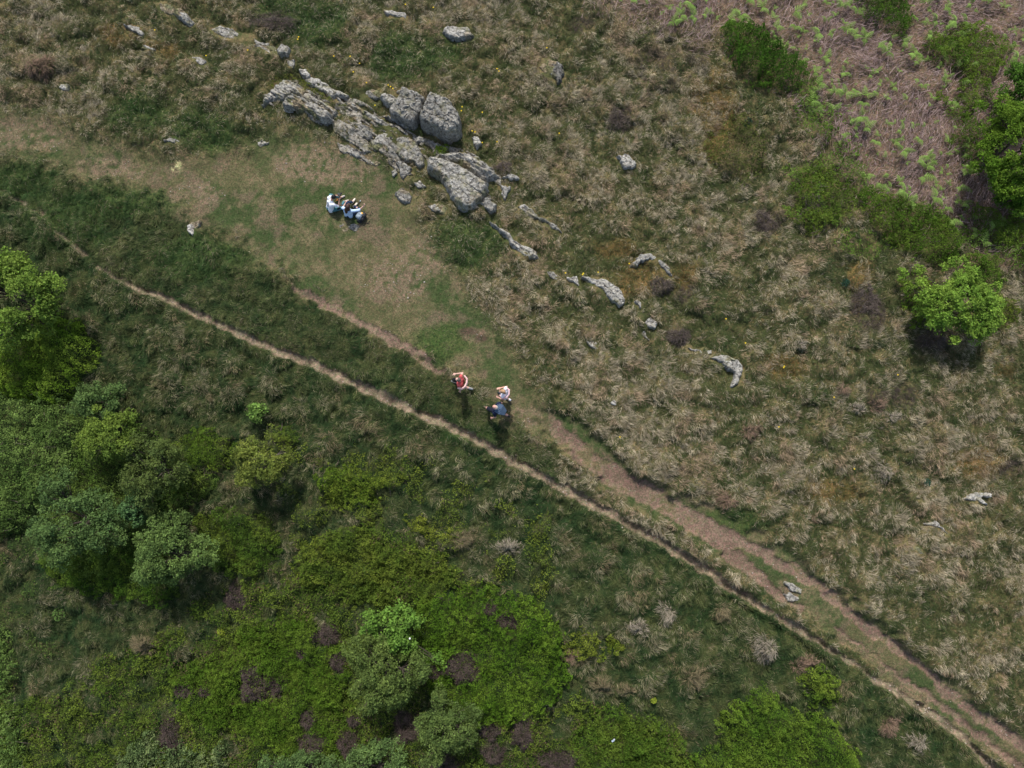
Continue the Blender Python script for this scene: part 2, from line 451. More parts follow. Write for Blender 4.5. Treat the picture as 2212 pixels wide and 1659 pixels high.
 ('rock', 'slanting blade of pale rock below the white crag', cm([(1918,385),(1960,388),(2032,440),(2027,472),(1980,457)]), .20, .08, 'slab', 1.2),
 ('stone', 'hook-shaped little stone left of the slanting blade', cm([(1908,495),(1960,493),(1995,545),(1965,525)]), .12, .06, 'slab', 1.1),
 ('stone', 'dark-edged stone sunk in grass left of the hook-shaped stone', cm([(1578,560),(1640,568),(1662,612),(1620,592)]), .14, .06, 'slab', .95),
 ('stone', 'lone small pale stone in the grass right of the walkers', cm([(1738,957),(1760,943),(1762,967)]), .10, .05, 'block', 1.5),
 ('rock', 'smooth grey crescent-shaped boulder alone on the tussocky slope', cr_([(172,667),(215,653),(270,653),(342,680),(373,720),(370,782),(347,832),(312,858),(283,862),(318,802),(318,762),(278,737),(233,702)]), .42, .17, 'dome', 1.0),
 ('stone', 'broken row of white stones above the crescent-shaped boulder', cr_([(28,600),(105,613),(110,632),(50,622)]), .12, .06, 'block', 1.3),
 ('stone', 'small white-flecked stone between the stone row and the crescent-shaped boulder', cr_([(150,618),(180,614),(182,634),(160,634)]), .12, .05, 'block', 1.2),
 ('rock', 'branching white rock nearest the right edge of the moor', cr_([(1808,1572),(1870,1528),(1962,1543),(1970,1567),(1905,1562),(1950,1612),(1880,1582)]), .18, .08, 'block', 1.3),
 ('stone', 'small pale stone left of the branching white rock', cr_([(1455,1540),(1510,1548),(1507,1572),(1470,1560)]), .10, .05, 'slab', 1.1),
 ('rock', 'thin curved rim of rock in the grass right of the dirt track', lr([(1557,77),(1620,62),(1672,93),(1709,158),(1665,118),(1612,84)]), .18, .07, 'slab', 1.05),
 ('rock', 'pale flat-topped rock below the thin curved rim', lr([(1452,232),(1490,218),(1542,277),(1490,262)]), .18, .08, 'slab', 1.2),
 ('rock', 'upper one of the two rocks breaking out of the dirt track', lr([(668,460),(720,478),(777,500),(767,532),(730,527),(698,502)]), .18, .08, 'block', .95),
 ('rock', 'lower one of the two rocks breaking out of the dirt track', lr([(668,537),(700,523),(752,560),(717,577),(685,570)]), .14, .08, 'slab', .95),
 ('rock', 'flat dark stone in the turf behind the backpack', [(737,489),(745,484),(765,484),(774,488),(770,497),(755,499),(742,496)], .10, .06, 'slab', .8),
]

# ================================================================== ZONES (survey sheet)
TURF = [(-60,238),(60,250),(130,260),(230,300),(300,330),(400,335),(500,335),(560,300),(620,285),(700,290),(790,330),(860,370),(900,430),(900,480),(955,560),(1020,640),(1080,720),(1150,820),(1210,900),(1300,960),(1100,905),(1000,830),(930,785),(850,740),(700,650),(600,580),(480,505),(350,445),(200,385),(60,335),(-60,320)]
FOOT = [(-60,380,6),(110,470,6),(190,560,6),(270,610,7),(340,640,7.5),(450,690,8.5),(560,740,9),(680,790,10),(780,835,11),(880,880,9),(1000,935,10),(1100,990,10),(1200,1045,10),(1300,1100,10),(1400,1155,9.5),(1475,1200,9),(1585,1273,9),(1675,1329,8.5),(1751,1376,7.5),(1808,1413,6),(1861,1446,5.5),(1895,1469,8),(1951,1503,8.5),(2008,1543,8.5),(2061,1579,8),(2108,1626,8),(2160,1675,8),(2300,1790,8)]
TRK1 = [(1125,835,12),(1190,915,18),(1265,990,22),(1330,1030,24),(1400,1068,24),(1480,1115,22),(1560,1155,18),(1658,1198,12),(1775,1272,11),(1841,1328,13),(1935,1396,12),(2008,1450,9),(2041,1492,10),(2108,1540,13),(2212,1613,13),(2330,1700,14)]
TRK2 = [(1440,1090,16),(1475,1120,15),(1541,1166,14),(1618,1229,13),(1691,1293,9),(1728,1313,7)]
TRK3 = [(1808,1359,4),(1870,1400,3),(1968,1480,6),(2041,1530,8),(2141,1608,9),(2212,1670,9)]
TBASE = [(1200,900,34),(1330,1030,40),(1500,1125,42),(1650,1220,48),(1800,1325,48),(1950,1440,46),(2080,1545,46),(2212,1635,46),(2400,1780,46)]
STRIP = [(380,390,5),(470,480,6),(560,560,5),(640,625,7),(700,655,11),(770,690,10),(850,735,11),(905,770,9),(960,810,6)]
BRACKEN = [(1250,-80),(1300,10),(1440,45),(1540,60),(1600,78),(1680,100),(1730,150),(1750,220),(1790,270),(1800,330),(1850,390),(1940,440),(2060,470),(2130,520),(2230,580),(2400,620),(2400,-80)]
DITCH = [(1560,1285,4),(1640,1335,8),(1700,1372,9),(1760,1418,9),(1800,1445,4)]
GREENS = [(300,255,70,45),(450,285,75,50),(1010,530,80,60),(690,60,70,55),(620,30,60,40),(860,130,70,50),(930,110,80,40),
          (1580,1130,70,30),(1010,940,60,20),(60,395,90,45),(280,440,130,35),(430,560,120,45),(150,480,100,60),(960,740,60,40)]
BROWNS = [(60,290,90,40),(240,365,90,25),(420,420,60,30),(700,350,130,45),(860,600,80,60),(930,560,50,60),(760,330,80,40),(1020,720,30,14),(1130,905,50,30)]
HEATHS = [(590,50,50,20),(1260,60,30,25),(1420,170,45,70),(1340,260,30,28),(1470,720,26,18),(1480,640,20,16),(1750,440,40,30),(1870,680,40,40),(2010,735,40,30),
          (1650,480,35,30),(1500,130,30,30),(1950,860,30,30),(2170,1010,30,25),(1890,860,24,22),(1090,360,22,14),(1190,165,24,20),(1460,40,60,22)]
ORANGES = [(1380,610,55,40),(1855,600,28,30),(2160,800,22,16),(1540,250,50,90),(1660,1250,0.1,0.1),(1690,790,40,30),(1480,600,25,30),(2100,1000,50,30),(1330,540,50,25),(260,75,50,25),(350,110,40,20),(1800,1060,60,25)]

def blob(u, v, L, soft=.35):
    o = np.zeros(u.shape)
    for (a, b, ra, rb) in L:
        r = np.sqrt(((u - a) / ra) ** 2 + ((v - b) / rb) ** 2)
        o = np.maximum(o, 1 - sstep(1 - soft, 1 + soft, r))
    return o * sstep(.30, .55, fbm(u, v, 60., 777, 3) + .25 * (o - .4))

def zones(x, y, z=None):
    if z is None: z = zbase(x, y)
    u, v = S(x, y, z)
    n1 = fbm(x, y, 1.1, 3, 4) - .5
    n2 = fbm(x, y, .35, 11, 3) - .5
    Z = {}
    n0 = fbm(x, y, 2.6, 5, 3) - .5
    uu = u + n1 * 34 + n2 * 30 + n0 * 40; vv = v + n1 * 30 - n2 * 28 - n0 * 30
    Z['u'], Z['v'] = u, v
    pd = sd_poly(uu, vv, TURF)
    tb, tw = d_line(uu, vv, TBASE)
    Z['turf'] = np.maximum(sstep(-46, 46, pd + n2 * 50), 1 - sstep(.65, 1.15, tb / tw))
    Z['tbase'] = 1 - sstep(.6, 1.1, tb / tw)
    u3 = u + n1 * 8 + n2 * 11; v3 = v + n1 * 8 - n2 * 11
    d, wd = d_line(u3, v3, FOOT)
    faint = sstep(180, 460, u) * (1 - .75 * sstep(1795, 1825, u) * (1 - sstep(1860, 1895, u)))
    Z['foot'] = (1 - sstep(.6, 1.35, d / wd)) * (.56 + .44 * faint) * sstep(-.1, .25, faint + fbm(x, y, .5, 12, 2) - .35)
    Z['footd'] = d
    uu = u + n1 * 26 + n2 * 16; vv = v + n1 * 20 - n2 * 16
    d, wd = d_line(uu, vv, TRK1); t1 = 1 - sstep(.6, 1.3, d / wd)
    t1 = t1 * sstep(1130, 1260, u)
    d, wd = d_line(uu, vv, TRK2); t2 = 1 - sstep(.6, 1.3, d / wd)
    d, wd = d_line(uu, vv, TRK3); t3 = (1 - sstep(.6, 1.3, d / wd)) * .8
    d, wd = d_line(uu, vv, STRIP); t4 = (1 - sstep(.5, 1.3, d / wd)) * (.28 + .52 * sstep(600, 680, u))
    Z['track'] = np.maximum(np.maximum(t1, t2), np.maximum(t3, t4))
    Z['brack'] = sstep(-75, 45, sd_poly(uu + n2 * 40, vv - n2 * 40, BRACKEN))
    d, wd = d_line(u, v, DITCH); Z['ditch'] = 1 - sstep(.4, 1.5, d / wd)
    # side of the footpath: 1 = lower left
    px = np.array([p[0] for p in FOOT]); py = np.array([p[1] for p in FOOT])
    Z['below'] = sstep(-6, 12, v - np.interp(u, px, py))
    lim = np.interp(u, [-60, 0, 200, 350, 480, 600, 700, 850, 930, 1000, 1100, 1190, 1230], [325, 330, 385, 445, 505, 580, 650, 740, 785, 830, 905, 985, 1075])
    Z['low'] = np.maximum(sstep(-60, 60, vv - lim + n2 * 40) * .9 * (u < 1230), Z['below'])
    Z['green'] = blob(uu, vv, GREENS); Z['brown'] = blob(uu, vv, BROWNS)
    Z['heath'] = blob(uu, vv, HEATHS); Z['orange'] = blob(uu, vv, ORANGES, .5)
    # rough moor above the outcrop and track
    Z['moor'] = (1 - Z['low']) * (1 - Z['turf']) * (1 - Z['brack'])
    return Z

def colour_ground(Z, x, y):
    def c(*a): return np.array(a)
    f1 = fbm(x, y, 2.2, 21, 4); f2 = fbm(x, y, .5, 33, 4); f3 = fbm(x, y, .16, 44, 3)
    f2 = f2 * .6 + f3 * .4
    col = np.zeros(x.shape + (3,))
    def mix(col, cc, w): return col * (1 - w[..., None]) + cc * w[..., None]
    base = mix(np.broadcast_to(c(.060, .062, .030), col.shape), c(.13, .105, .06), sstep(.42, .62, f2))
    low = mix(np.broadcast_to(c(.022, .036, .014), col.shape), c(.05, .055, .024), sstep(.45, .65, f2))
    tg = mix(np.broadcast_to(c(.088, .082, .046), col.shape), c(.044, .062, .026), sstep(.38, .56, f1))
    tg = mix(tg, c(.17, .13, .09), sstep(.42, .74, f2) * .65)
    tg = mix(tg, c(.13, .095, .075), sstep(.58, .68, fbm(x, y, .8, 22, 4)) * .7)
    tg = mix(tg, c(.155, .115, .088), np.clip(Z['brown'] * sstep(.3, .6, f3 + .2 * (f1 - .5)), 0, 1) * .9)
    col = mix(base, low, Z['low'])
    col = mix(col, c(.15, .10, .085), Z['brack'] * .85)
    col = mix(col, tg, Z['turf'])
    col = mix(col, c(.05, .075, .025), Z['green'] * .8 * (1 - Z['brown']))
    col = mix(col, c(.17, .10, .04), Z['orange'] * .6)
    dirt = mix(np.broadcast_to(c(.130, .088, .077), col.shape), c(.205, .142, .122), sstep(.35, .65, f2))
    dirt = mix(dirt, c(.085, .08, .04), sstep(.55, .66, f2 + .15 * (f1 - .5)) * .7)
    col = mix(col, dirt, sstep(.25, .6, Z['track']))
    fp = mix(np.broadcast_to(c(.140, .108, .088), col.shape), c(.225, .175, .142), sstep(.35, .62, f3))
    col = mix(col, fp, sstep(.10, .70, Z['foot']))
    mud = blob(Z['u'], Z['v'], [(1010, 716, 22, 8), (1040, 730, 14, 8)], .5)
    col = mix(col, c(.07, .045, .04), mud * .9)
    cream = blob(Z['u'] + (f2 - .5) * 30, Z['v'] + (f3 - .5) * 20, [(385, 362, 14, 12)], .6)
    col = mix(col, c(.5, .45, .27), cream * sstep(.4, .55, f3))
    return np.clip(col, 0.004, .8)

def relief(Z, x, y):
    """small relief above the smooth hillside"""
    hm = fbm(x, y, .95, 51, 3)
    hm2 = fbm(x, y, .42, 57, 2)
    cd, _, _, cr0 = cells(x + (hm - .5) * .3, y + (hm2 - .5) * .3, .78, 501)
    mound = (1 - np.clip(cd, 0, 1) ** 2) * (.35 + .9 * cr0)
    rough = (1 - Z['turf']) * (1 - .8 * Z['foot']) * (1 - .6 * Z['brack'])
    amp_m = .26 * (1 - Z['turf']) * (1 - .5 * Z['low'])
    z = (hm - .5) * amp_m + (hm2 - .5) * .23 * (1 - Z['turf']) * (1 + .4 * Z['low'])
    z = z + mound * (.31 + .03 * Z['below']) * rough * (1 - .55 * Z['low'] * (1 - Z['below']))
    z = z + Z['turf'] * (fbm(x, y, 1.2, 61, 3) - .5) * .10
    z = z + (fbm(x, y, .13, 67, 2) - .5) * .035
    z = z - .07 * sstep(.2, .9, Z['foot']) - .07 * sstep(.2, .9, Z['track']) - .06 * Z['tbase']
    z = z - .22 * Z['ditch']
    z = z + .03 * (1 - Z['foot']) * (1 - sstep(10, 30, Z['footd']))
    return z

# ------------------------------------------------------------------ terrain sheet
STEP = .065
X0, X1, Y0, Y1 = -26.0, 26.0, -24.0, 22.5
def axis(a, b):
    core = np.arange(a, b + STEP * .5, STEP)
    out = [STEP]
    pos = []
    s = STEP; p = 0
    while p < 420:
        s *= 1.16; p += s; pos.append(p)
    pos = np.array(pos)
    return np.concatenate([(a - pos)[::-1], core, core[-1] + pos])
gx = axis(X0, X1); gy = axis(Y0, Y1)
GXX, GYY = np.meshgrid(gx, gy)
ZN = zones(GXX, GYY)
fade = np.clip(1 - np.maximum(np.maximum(X0 - GXX, GXX - X1), np.maximum(Y0 - GYY, GYY - Y1)) / 10, 0, 1)
REL = relief(ZN, GXX, GYY) * fade
HZ = zbase(GXX, GYY) + REL
nxc, nyc = len(gx), len(gy)
off_x = int(np.searchsorted(gx, X0 - 1e-6)); off_y = int(np.searchsorted(gy, Y0 - 1e-6))

def look(A, x, y):
    ix = np.clip(np.round((x - X0) / STEP).astype(int) + off_x, 0, nxc - 1)
    iy = np.clip(np.round((y - Y0) / STEP).astype(int) + off_y, 0, nyc - 1)
    return A[iy, ix]

def hgt(x, y):
    """bilinear terrain height"""
    fx = np.clip((np.asarray(x, float) - X0) / STEP + off_x, 0, nxc - 2)
    fy = np.clip((np.asarray(y, float) - Y0) / STEP + off_y, 0, nyc - 2)
    ix = fx.astype(int); iy = fy.astype(int); fx = fx - ix; fy = fy - iy
    return lerp(lerp(HZ[iy, ix], HZ[iy, ix + 1], fx), lerp(HZ[iy + 1, ix], HZ[iy + 1, ix + 1], fx), fy)

def P(u, v, dz=0.0):
    """a point of the survey sheet on the finished ground"""
    x, y, z = G(u, v)
    for _ in range(3):
        x, y, z = G(u, v, float(hgt(x, y) - zbase(x, y)) + dz)
    return float(x), float(y), float(hgt(x, y))

# masks of rocks for keeping grass off

ROCKM = np.zeros(GXX.shape, bool)
ROCKN = np.zeros(GXX.shape)
rock_w = []
for r in ROCKS:
    pw = poly_w(r[2]); rock_w.append(pw)
    x0, y0 = pw.min(0) - .3; x1, y1 = pw.max(0) + .3
    a, b = np.searchsorted(gx, [x0, x1]); c_, d_ = np.searchsorted(gy, [y0, y1])
    sdv = sd_poly(GXX[c_:d_, a:b], GYY[c_:d_, a:b], pw)
    ROCKM[c_:d_, a:b] |= sdv > -.11

def carr(*a): return np.array(a, float)

def build_ground():
    col = colour_ground(ZN, GXX, GYY)
    col = (col * fade[..., None] + carr(.095, .09, .045) * (.85 + .3 * fbm(GXX, GYY, 40., 95, 2))[..., None] * (1 - fade[..., None])).reshape(-1, 3)
    V = np.stack([GXX, GYY, HZ], -1).reshape(-1, 3)
    idx = np.arange(nxc * nyc).reshape(nyc, nxc)
    q = np.stack([idx[:-1, :-1], idx[:-1, 1:], idx[1:, 1:], idx[1:, :-1]], -1).reshape(-1, 4)
    f = ZN['foot'].ravel()[q].mean(1); t = ZN['track'].ravel()[q].mean(1)
    isf = f > .45
    ist = (t > .42) & ~isf
    for name, m in (('ground', ~(isf | ist)), ('footpath', isf), ('dirt_track', ist)):
        qq = q[m]
        used = np.unique(qq)
        remap = np.full(len(V), -1, np.int32); remap[used] = np.arange(len(used))
        o = mesh_obj(name, V[used], quads=remap[qq], mat=M_GROUND, col=col[used], smooth=True)
        o['kind'] = 'structure'
build_ground()

# ------------------------------------------------------------------ blades
def blades(name, x, y, z, ang, L, up, wd, c0, c1, mat=M_GRASS, parent=None, loc=None, roll=.5, r=None):
    """curved blades: root x,y,z; heading ang; length L; steepness up; width wd; root and tip colours"""
    r = r or rng
    n = len(x)
    d = np.stack([np.cos(ang), np.sin(ang), np.zeros(n)], 1)
    s = np.stack([-np.sin(ang), np.cos(ang), np.zeros(n)], 1)
    s[:, 2] = r.normal(0, roll, n); s /= np.linalg.norm(s, axis=1)[:, None]
    s *= (wd * .5)[:, None]
    p0 = np.stack([x, y, z], 1)
    el = up
    p1 = p0 + d * (L * .5 * np.cos(el))[:, None]; p1[:, 2] += L * .5 * np.sin(el)
    e2 = el - r.uniform(.5, 1.3, n)
    a2 = ang + r.normal(0, .35, n)
    d2 = np.stack([np.cos(a2), np.sin(a2), np.zeros(n)], 1)
    p2 = p1 + d2 * (L * .5 * np.cos(e2))[:, None]; p2[:, 2] += L * .5 * np.sin(e2)
    V = np.stack([p0 - s, p0 + s, p1 - s * .85, p1 + s * .85, p2], 1).reshape(-1, 3)
    b = 5 * np.arange(n)
    T = np.stack([b, b + 1, b + 3, b, b + 3, b + 2, b + 2, b + 3, b + 4], 1).reshape(-1, 3)
    cm_ = (c0 + c1) * .5
    Cc = np.stack([c0, c0, cm_, cm_, c1], 1).reshape(-1, 3)
    return mesh_obj(name, V, tris=T, mat=mat, parent=parent, col=Cc, loc=loc)

def in_view(x, y, m=60):
    u, v = S(x, y, zbase(x, y))
    return (u > -m) & (u < 2212 + m) & (v > -m) & (v < 1659 + m)

# ------------------------------------------------------------------ ground vegetation that nobody could count
def carr(*a): return np.array(a, float)

def rand_pts(dens, m=130):
    # area of the fine sheet
    n = int((X1 - X0) * (Y1 - Y0) * dens)
    x = rng.uniform(X0, X1, n); y = rng.uniform(Y0, Y1, n)
    k = in_view(x, y, m)
    return x[k], y[k]

LEAFMASK = np.zeros(GXX.shape)          # filled by the shrub mats below: where grass is buried

def grass_layers():
    # ---- rough grass in locks that flop off each hummock
    x, y = rand_pts(1050.0)
    turf = look(ZN['turf'], x, y); low = look(ZN['low'], x, y); br = look(ZN['brack'], x, y)
    foot = look(ZN['foot'], x, y); trk = look(ZN['track'], x, y); rk = look(ROCKM, x, y)
    lm = look(LEAFMASK, x, y)
    edge = fbm(x, y, .25, 505, 2) - .5
    keep = (rng.random(len(x)) > np.maximum(np.clip(turf * 1.5 + edge, 0, 1), br * .93)) & (foot + edge * .5 < .4) & (trk < .25) & ~rk & (rng.random(len(x)) > lm * .97)
    x, y, low = x[keep], y[keep], low[keep]; N = len(x)
    hm = fbm(x, y, .95, 51, 3); hm2 = fbm(x, y, .42, 57, 2)
    cd, cx, cy, cr0 = cells(x + (hm - .5) * .3, y + (hm2 - .5) * .3, .78, 501)
    below = look(ZN['below'], x, y)
    gre = look(ZN['green'], x, y); hea = look(ZN['heath'], x, y); ora = look(ZN['orange'], x, y)
    l1 = noise(x, y, .13, 511); l2 = noise(x, y, .30, 512); l3 = noise(x, y, .07, 513)
    lay = noise(x, y, 2.5, 79) * 4 - 3.4
    dx = cx * 1.3 + np.cos(lay) * .5; dy = cy * 1.3 + np.sin(lay) * .5
    ang = np.arctan2(dy, dx) + (l1 - .5) * 2.6 + (l2 - .5) * 2.2 + rng.normal(0, .28, N)
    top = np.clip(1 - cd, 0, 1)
    L = rng.uniform(.11, .25, N) * (.8 + .5 * l2)
    up = np.clip(.45 + .7 * top + rng.normal(0, .22, N), .05, 1.4)
    wd = rng.uniform(.007, .014, N)
    big = fbm(x, y, 3.2, 71, 3)
    sv = .27 * sstep(.36, .62, big) + .12 + .10 * sstep(500, 1100, look(ZN['v'], x, y)) + .62 * (l1 - .5) + .62 * (l2 - .5) + .50 * top - .06 + .30 * (cr0 - .5) + rng.normal(0, .10, N)
    s_moor = sstep(.38, .84, sv) * (1 - .8 * gre)
    s_low = sstep(.60, 1.02, .40 * (l1 - .5) + .35 * (l2 - .5) + .62 * top + .45 * cr0 + .25 * (big - .5) + rng.normal(0, .08, N)) * (.30 + .55 * below)
    f = np.where(low > .5, s_low, s_moor)
    f = (rng.random(N) < f * .93 + .03).astype(float)[:, None]
    hue = noise(x, y, .6, 515)[:, None]
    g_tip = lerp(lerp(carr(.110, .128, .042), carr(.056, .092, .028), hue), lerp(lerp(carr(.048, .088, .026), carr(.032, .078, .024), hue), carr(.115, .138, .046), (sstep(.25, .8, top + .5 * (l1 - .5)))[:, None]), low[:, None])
    gg = gre[:, None] * .75
    g_tip = g_tip * (1 - gg) + carr(.05, .105, .026) * gg
    s_tip = lerp(carr(.33, .275, .165), carr(.55, .47, .33), rng.random(N)[:, None] ** 1.4) * (.55 + .75 * l3)[:, None]
    pk = (noise(x, y, .5, 517) > .66)[:, None]
    s_tip = np.where(pk, s_tip * carr(.95, .84, .80), s_tip)
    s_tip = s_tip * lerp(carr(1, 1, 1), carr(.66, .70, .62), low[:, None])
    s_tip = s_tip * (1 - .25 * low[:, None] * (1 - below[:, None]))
    c1 = g_tip * (1 - f) + s_tip * f
    c1 = c1 * (.50 + .95 * l1)[:, None] * rng.uniform(.8, 1.2, N)[:, None]
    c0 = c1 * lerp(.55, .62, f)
    b = (hea * (rng.random(N) < .85))[:, None]
    c1 = c1 * (1 - b) + carr(.115, .09, .07) * b; c0 = c0 * (1 - b) + carr(.05, .035, .03) * b
    b = (ora * (rng.random(N) < .4))[:, None]
    c1 = c1 * (1 - b) + carr(.25, .15, .055) * b
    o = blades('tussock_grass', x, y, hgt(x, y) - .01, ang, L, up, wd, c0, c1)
    tag(o, 'rough moor grass in straw and olive tufts across the hillside', 'grass', kind='stuff')
    # ---- short turf and filler
    x, y = rand_pts(420.0)
    turf = look(ZN['turf'], x, y); low = look(ZN['low'], x, y); br = look(ZN['brack'], x, y)
    foot = look(ZN['foot'], x, y); trk = look(ZN['track'], x, y); rk = look(ROCKM, x, y)
    gre = look(ZN['green'], x, y); bro = look(ZN['brown'], x, y)
    lm = look(LEAFMASK, x, y)
    pr = np.where(turf > .5, .85 - .35 * bro, .35) * (1 - .97 * foot) * (1 - .93 * trk) * (1 - .6 * br) * (1 - .7 * lm)
    keep = (rng.random(len(x)) < pr) & ~rk
    x, y, turf, low, gre, bro = [a[keep] for a in (x, y, turf, low, gre, bro)]
    N = len(x)
    cl = fbm(x, y, .5, 83, 3)
    L = lerp(rng.uniform(.08, .16, N), rng.uniform(.03, .075, N), turf) * (1 + .5 * gre)
    ang = noise(x, y, 1.5, 85) * 7 + rng.normal(0, .9, N)
    up = rng.uniform(.3, 1.2, N)
    wd = rng.uniform(.010, .018, N)
    st = rng.random(N) < np.where(turf > .5, sstep(.38, .70, cl) * .36 + .08 - .15 * gre, sstep(.45, .6, cl) * .5 * (1 - .8 * low))
    g1 = lerp(carr(.085, .10, .042), carr(.078, .095, .038), turf[:, None])
    g1 = lerp(g1, carr(.05, .072, .028), low[:, None]); g1 = g1 * lerp(carr(1, 1, 1), carr(.62, .72, .60), sstep(.46, .62, fbm(x, y, 2.2, 21, 4))[:, None] * turf[:, None]); g1 = lerp(g1, carr(.05, .088, .03), gre[:, None] * .8)
    c1 = np.where(st[:, None], lerp(carr(.215, .185, .115), carr(.17, .135, .105), (bro * .8)[:, None]), g1) * rng.uniform(.7, 1.3, N)[:, None]
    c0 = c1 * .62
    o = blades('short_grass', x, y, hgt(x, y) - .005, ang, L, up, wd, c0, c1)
    tag(o, 'short green and dry turf between the tussocks and along the paths', 'grass', kind='stuff')

# ------------------------------------------------------------------ leaves
def leaves(pos, nrm, size, col, name, parent=None, loc=None, aspect=.62, mat=M_LEAF, r=None):
    """one folded leaf (4 vertices, 2 triangles) per point"""
    r = r or rng
    n = len(pos)
    nn = nrm / (np.linalg.norm(nrm, axis=1)[:, None] + 1e-9)
    t = r.normal(size=(n, 3)); t -= nn * (t * nn).sum(1)[:, None]
    t /= np.linalg.norm(t, axis=1)[:, None] + 1e-9
    b = np.cross(nn, t)
    L = (size * .5)[:, None]; W = L * aspect
    V = np.stack([pos - t * L, pos - b * W + nn * L * .25, pos + t * L, pos + b * W + nn * L * .25], 1).reshape(-1, 3)
    q = 4 * np.arange(n)
    T = np.stack([q, q + 1, q + 2, q, q + 2, q + 3], 1).reshape(-1, 3)
    return mesh_obj(name, V, tris=T, mat=mat, parent=parent, col=np.repeat(col, 4, 0), loc=loc)

def tube(pts, radii, sides=5):
    pts = np.asarray(pts, float); n = len(pts)
    V = []; Q = []
    for i in range(n):
        d = pts[min(i + 1, n - 1)] - pts[max(i - 1, 0)]
        d /= np.linalg.norm(d) + 1e-9
        a = np.cross(d, [0, 0, 1.0]) if abs(d[2]) < .9 else np.cross(d, [1.0, 0, 0])
        a /= np.linalg.norm(a); b = np.cross(d, a)
        for k in range(sides):
            th = 2 * math.pi * k / sides
            V.append(pts[i] + (a * math.cos(th) + b * math.sin(th)) * radii[i])
    for i in range(n - 1):
        for k in range(sides):
            k2 = (k + 1) % sides
            Q.append((i * sides + k, i * sides + k2, (i + 1) * sides + k2, (i + 1) * sides + k))
    return V, Q

def tubes_obj(name, lst, col, mat=M_BARK, parent=None, loc=None, sides=5, smooth=True):
    V = []; Q = []; Cc = []
    for i, (pts, rad) in enumerate(lst):
        v, q = tube(pts, rad, sides)
        o = len(V); V += v; Q += [tuple(a + o for a in f) for f in q]
        c = col[i] if isinstance(col, list) else col
        Cc += [c] * len(v)
    return mesh_obj(name, np.array(V), quads=np.array(Q), mat=mat, parent=parent, col=np.array(Cc), smooth=smooth, loc=loc)

def sample_poly(pw, dens, pad=0.0):
    x0, y0 = pw.min(0) - pad; x1, y1 = pw.max(0) + pad
    n = int((x1 - x0) * (y1 - y0) * dens)
    x = rng.uniform(x0, x1, n); y = rng.uniform(y0, y1, n)
    return x, y, sd_poly(x, y, pw)

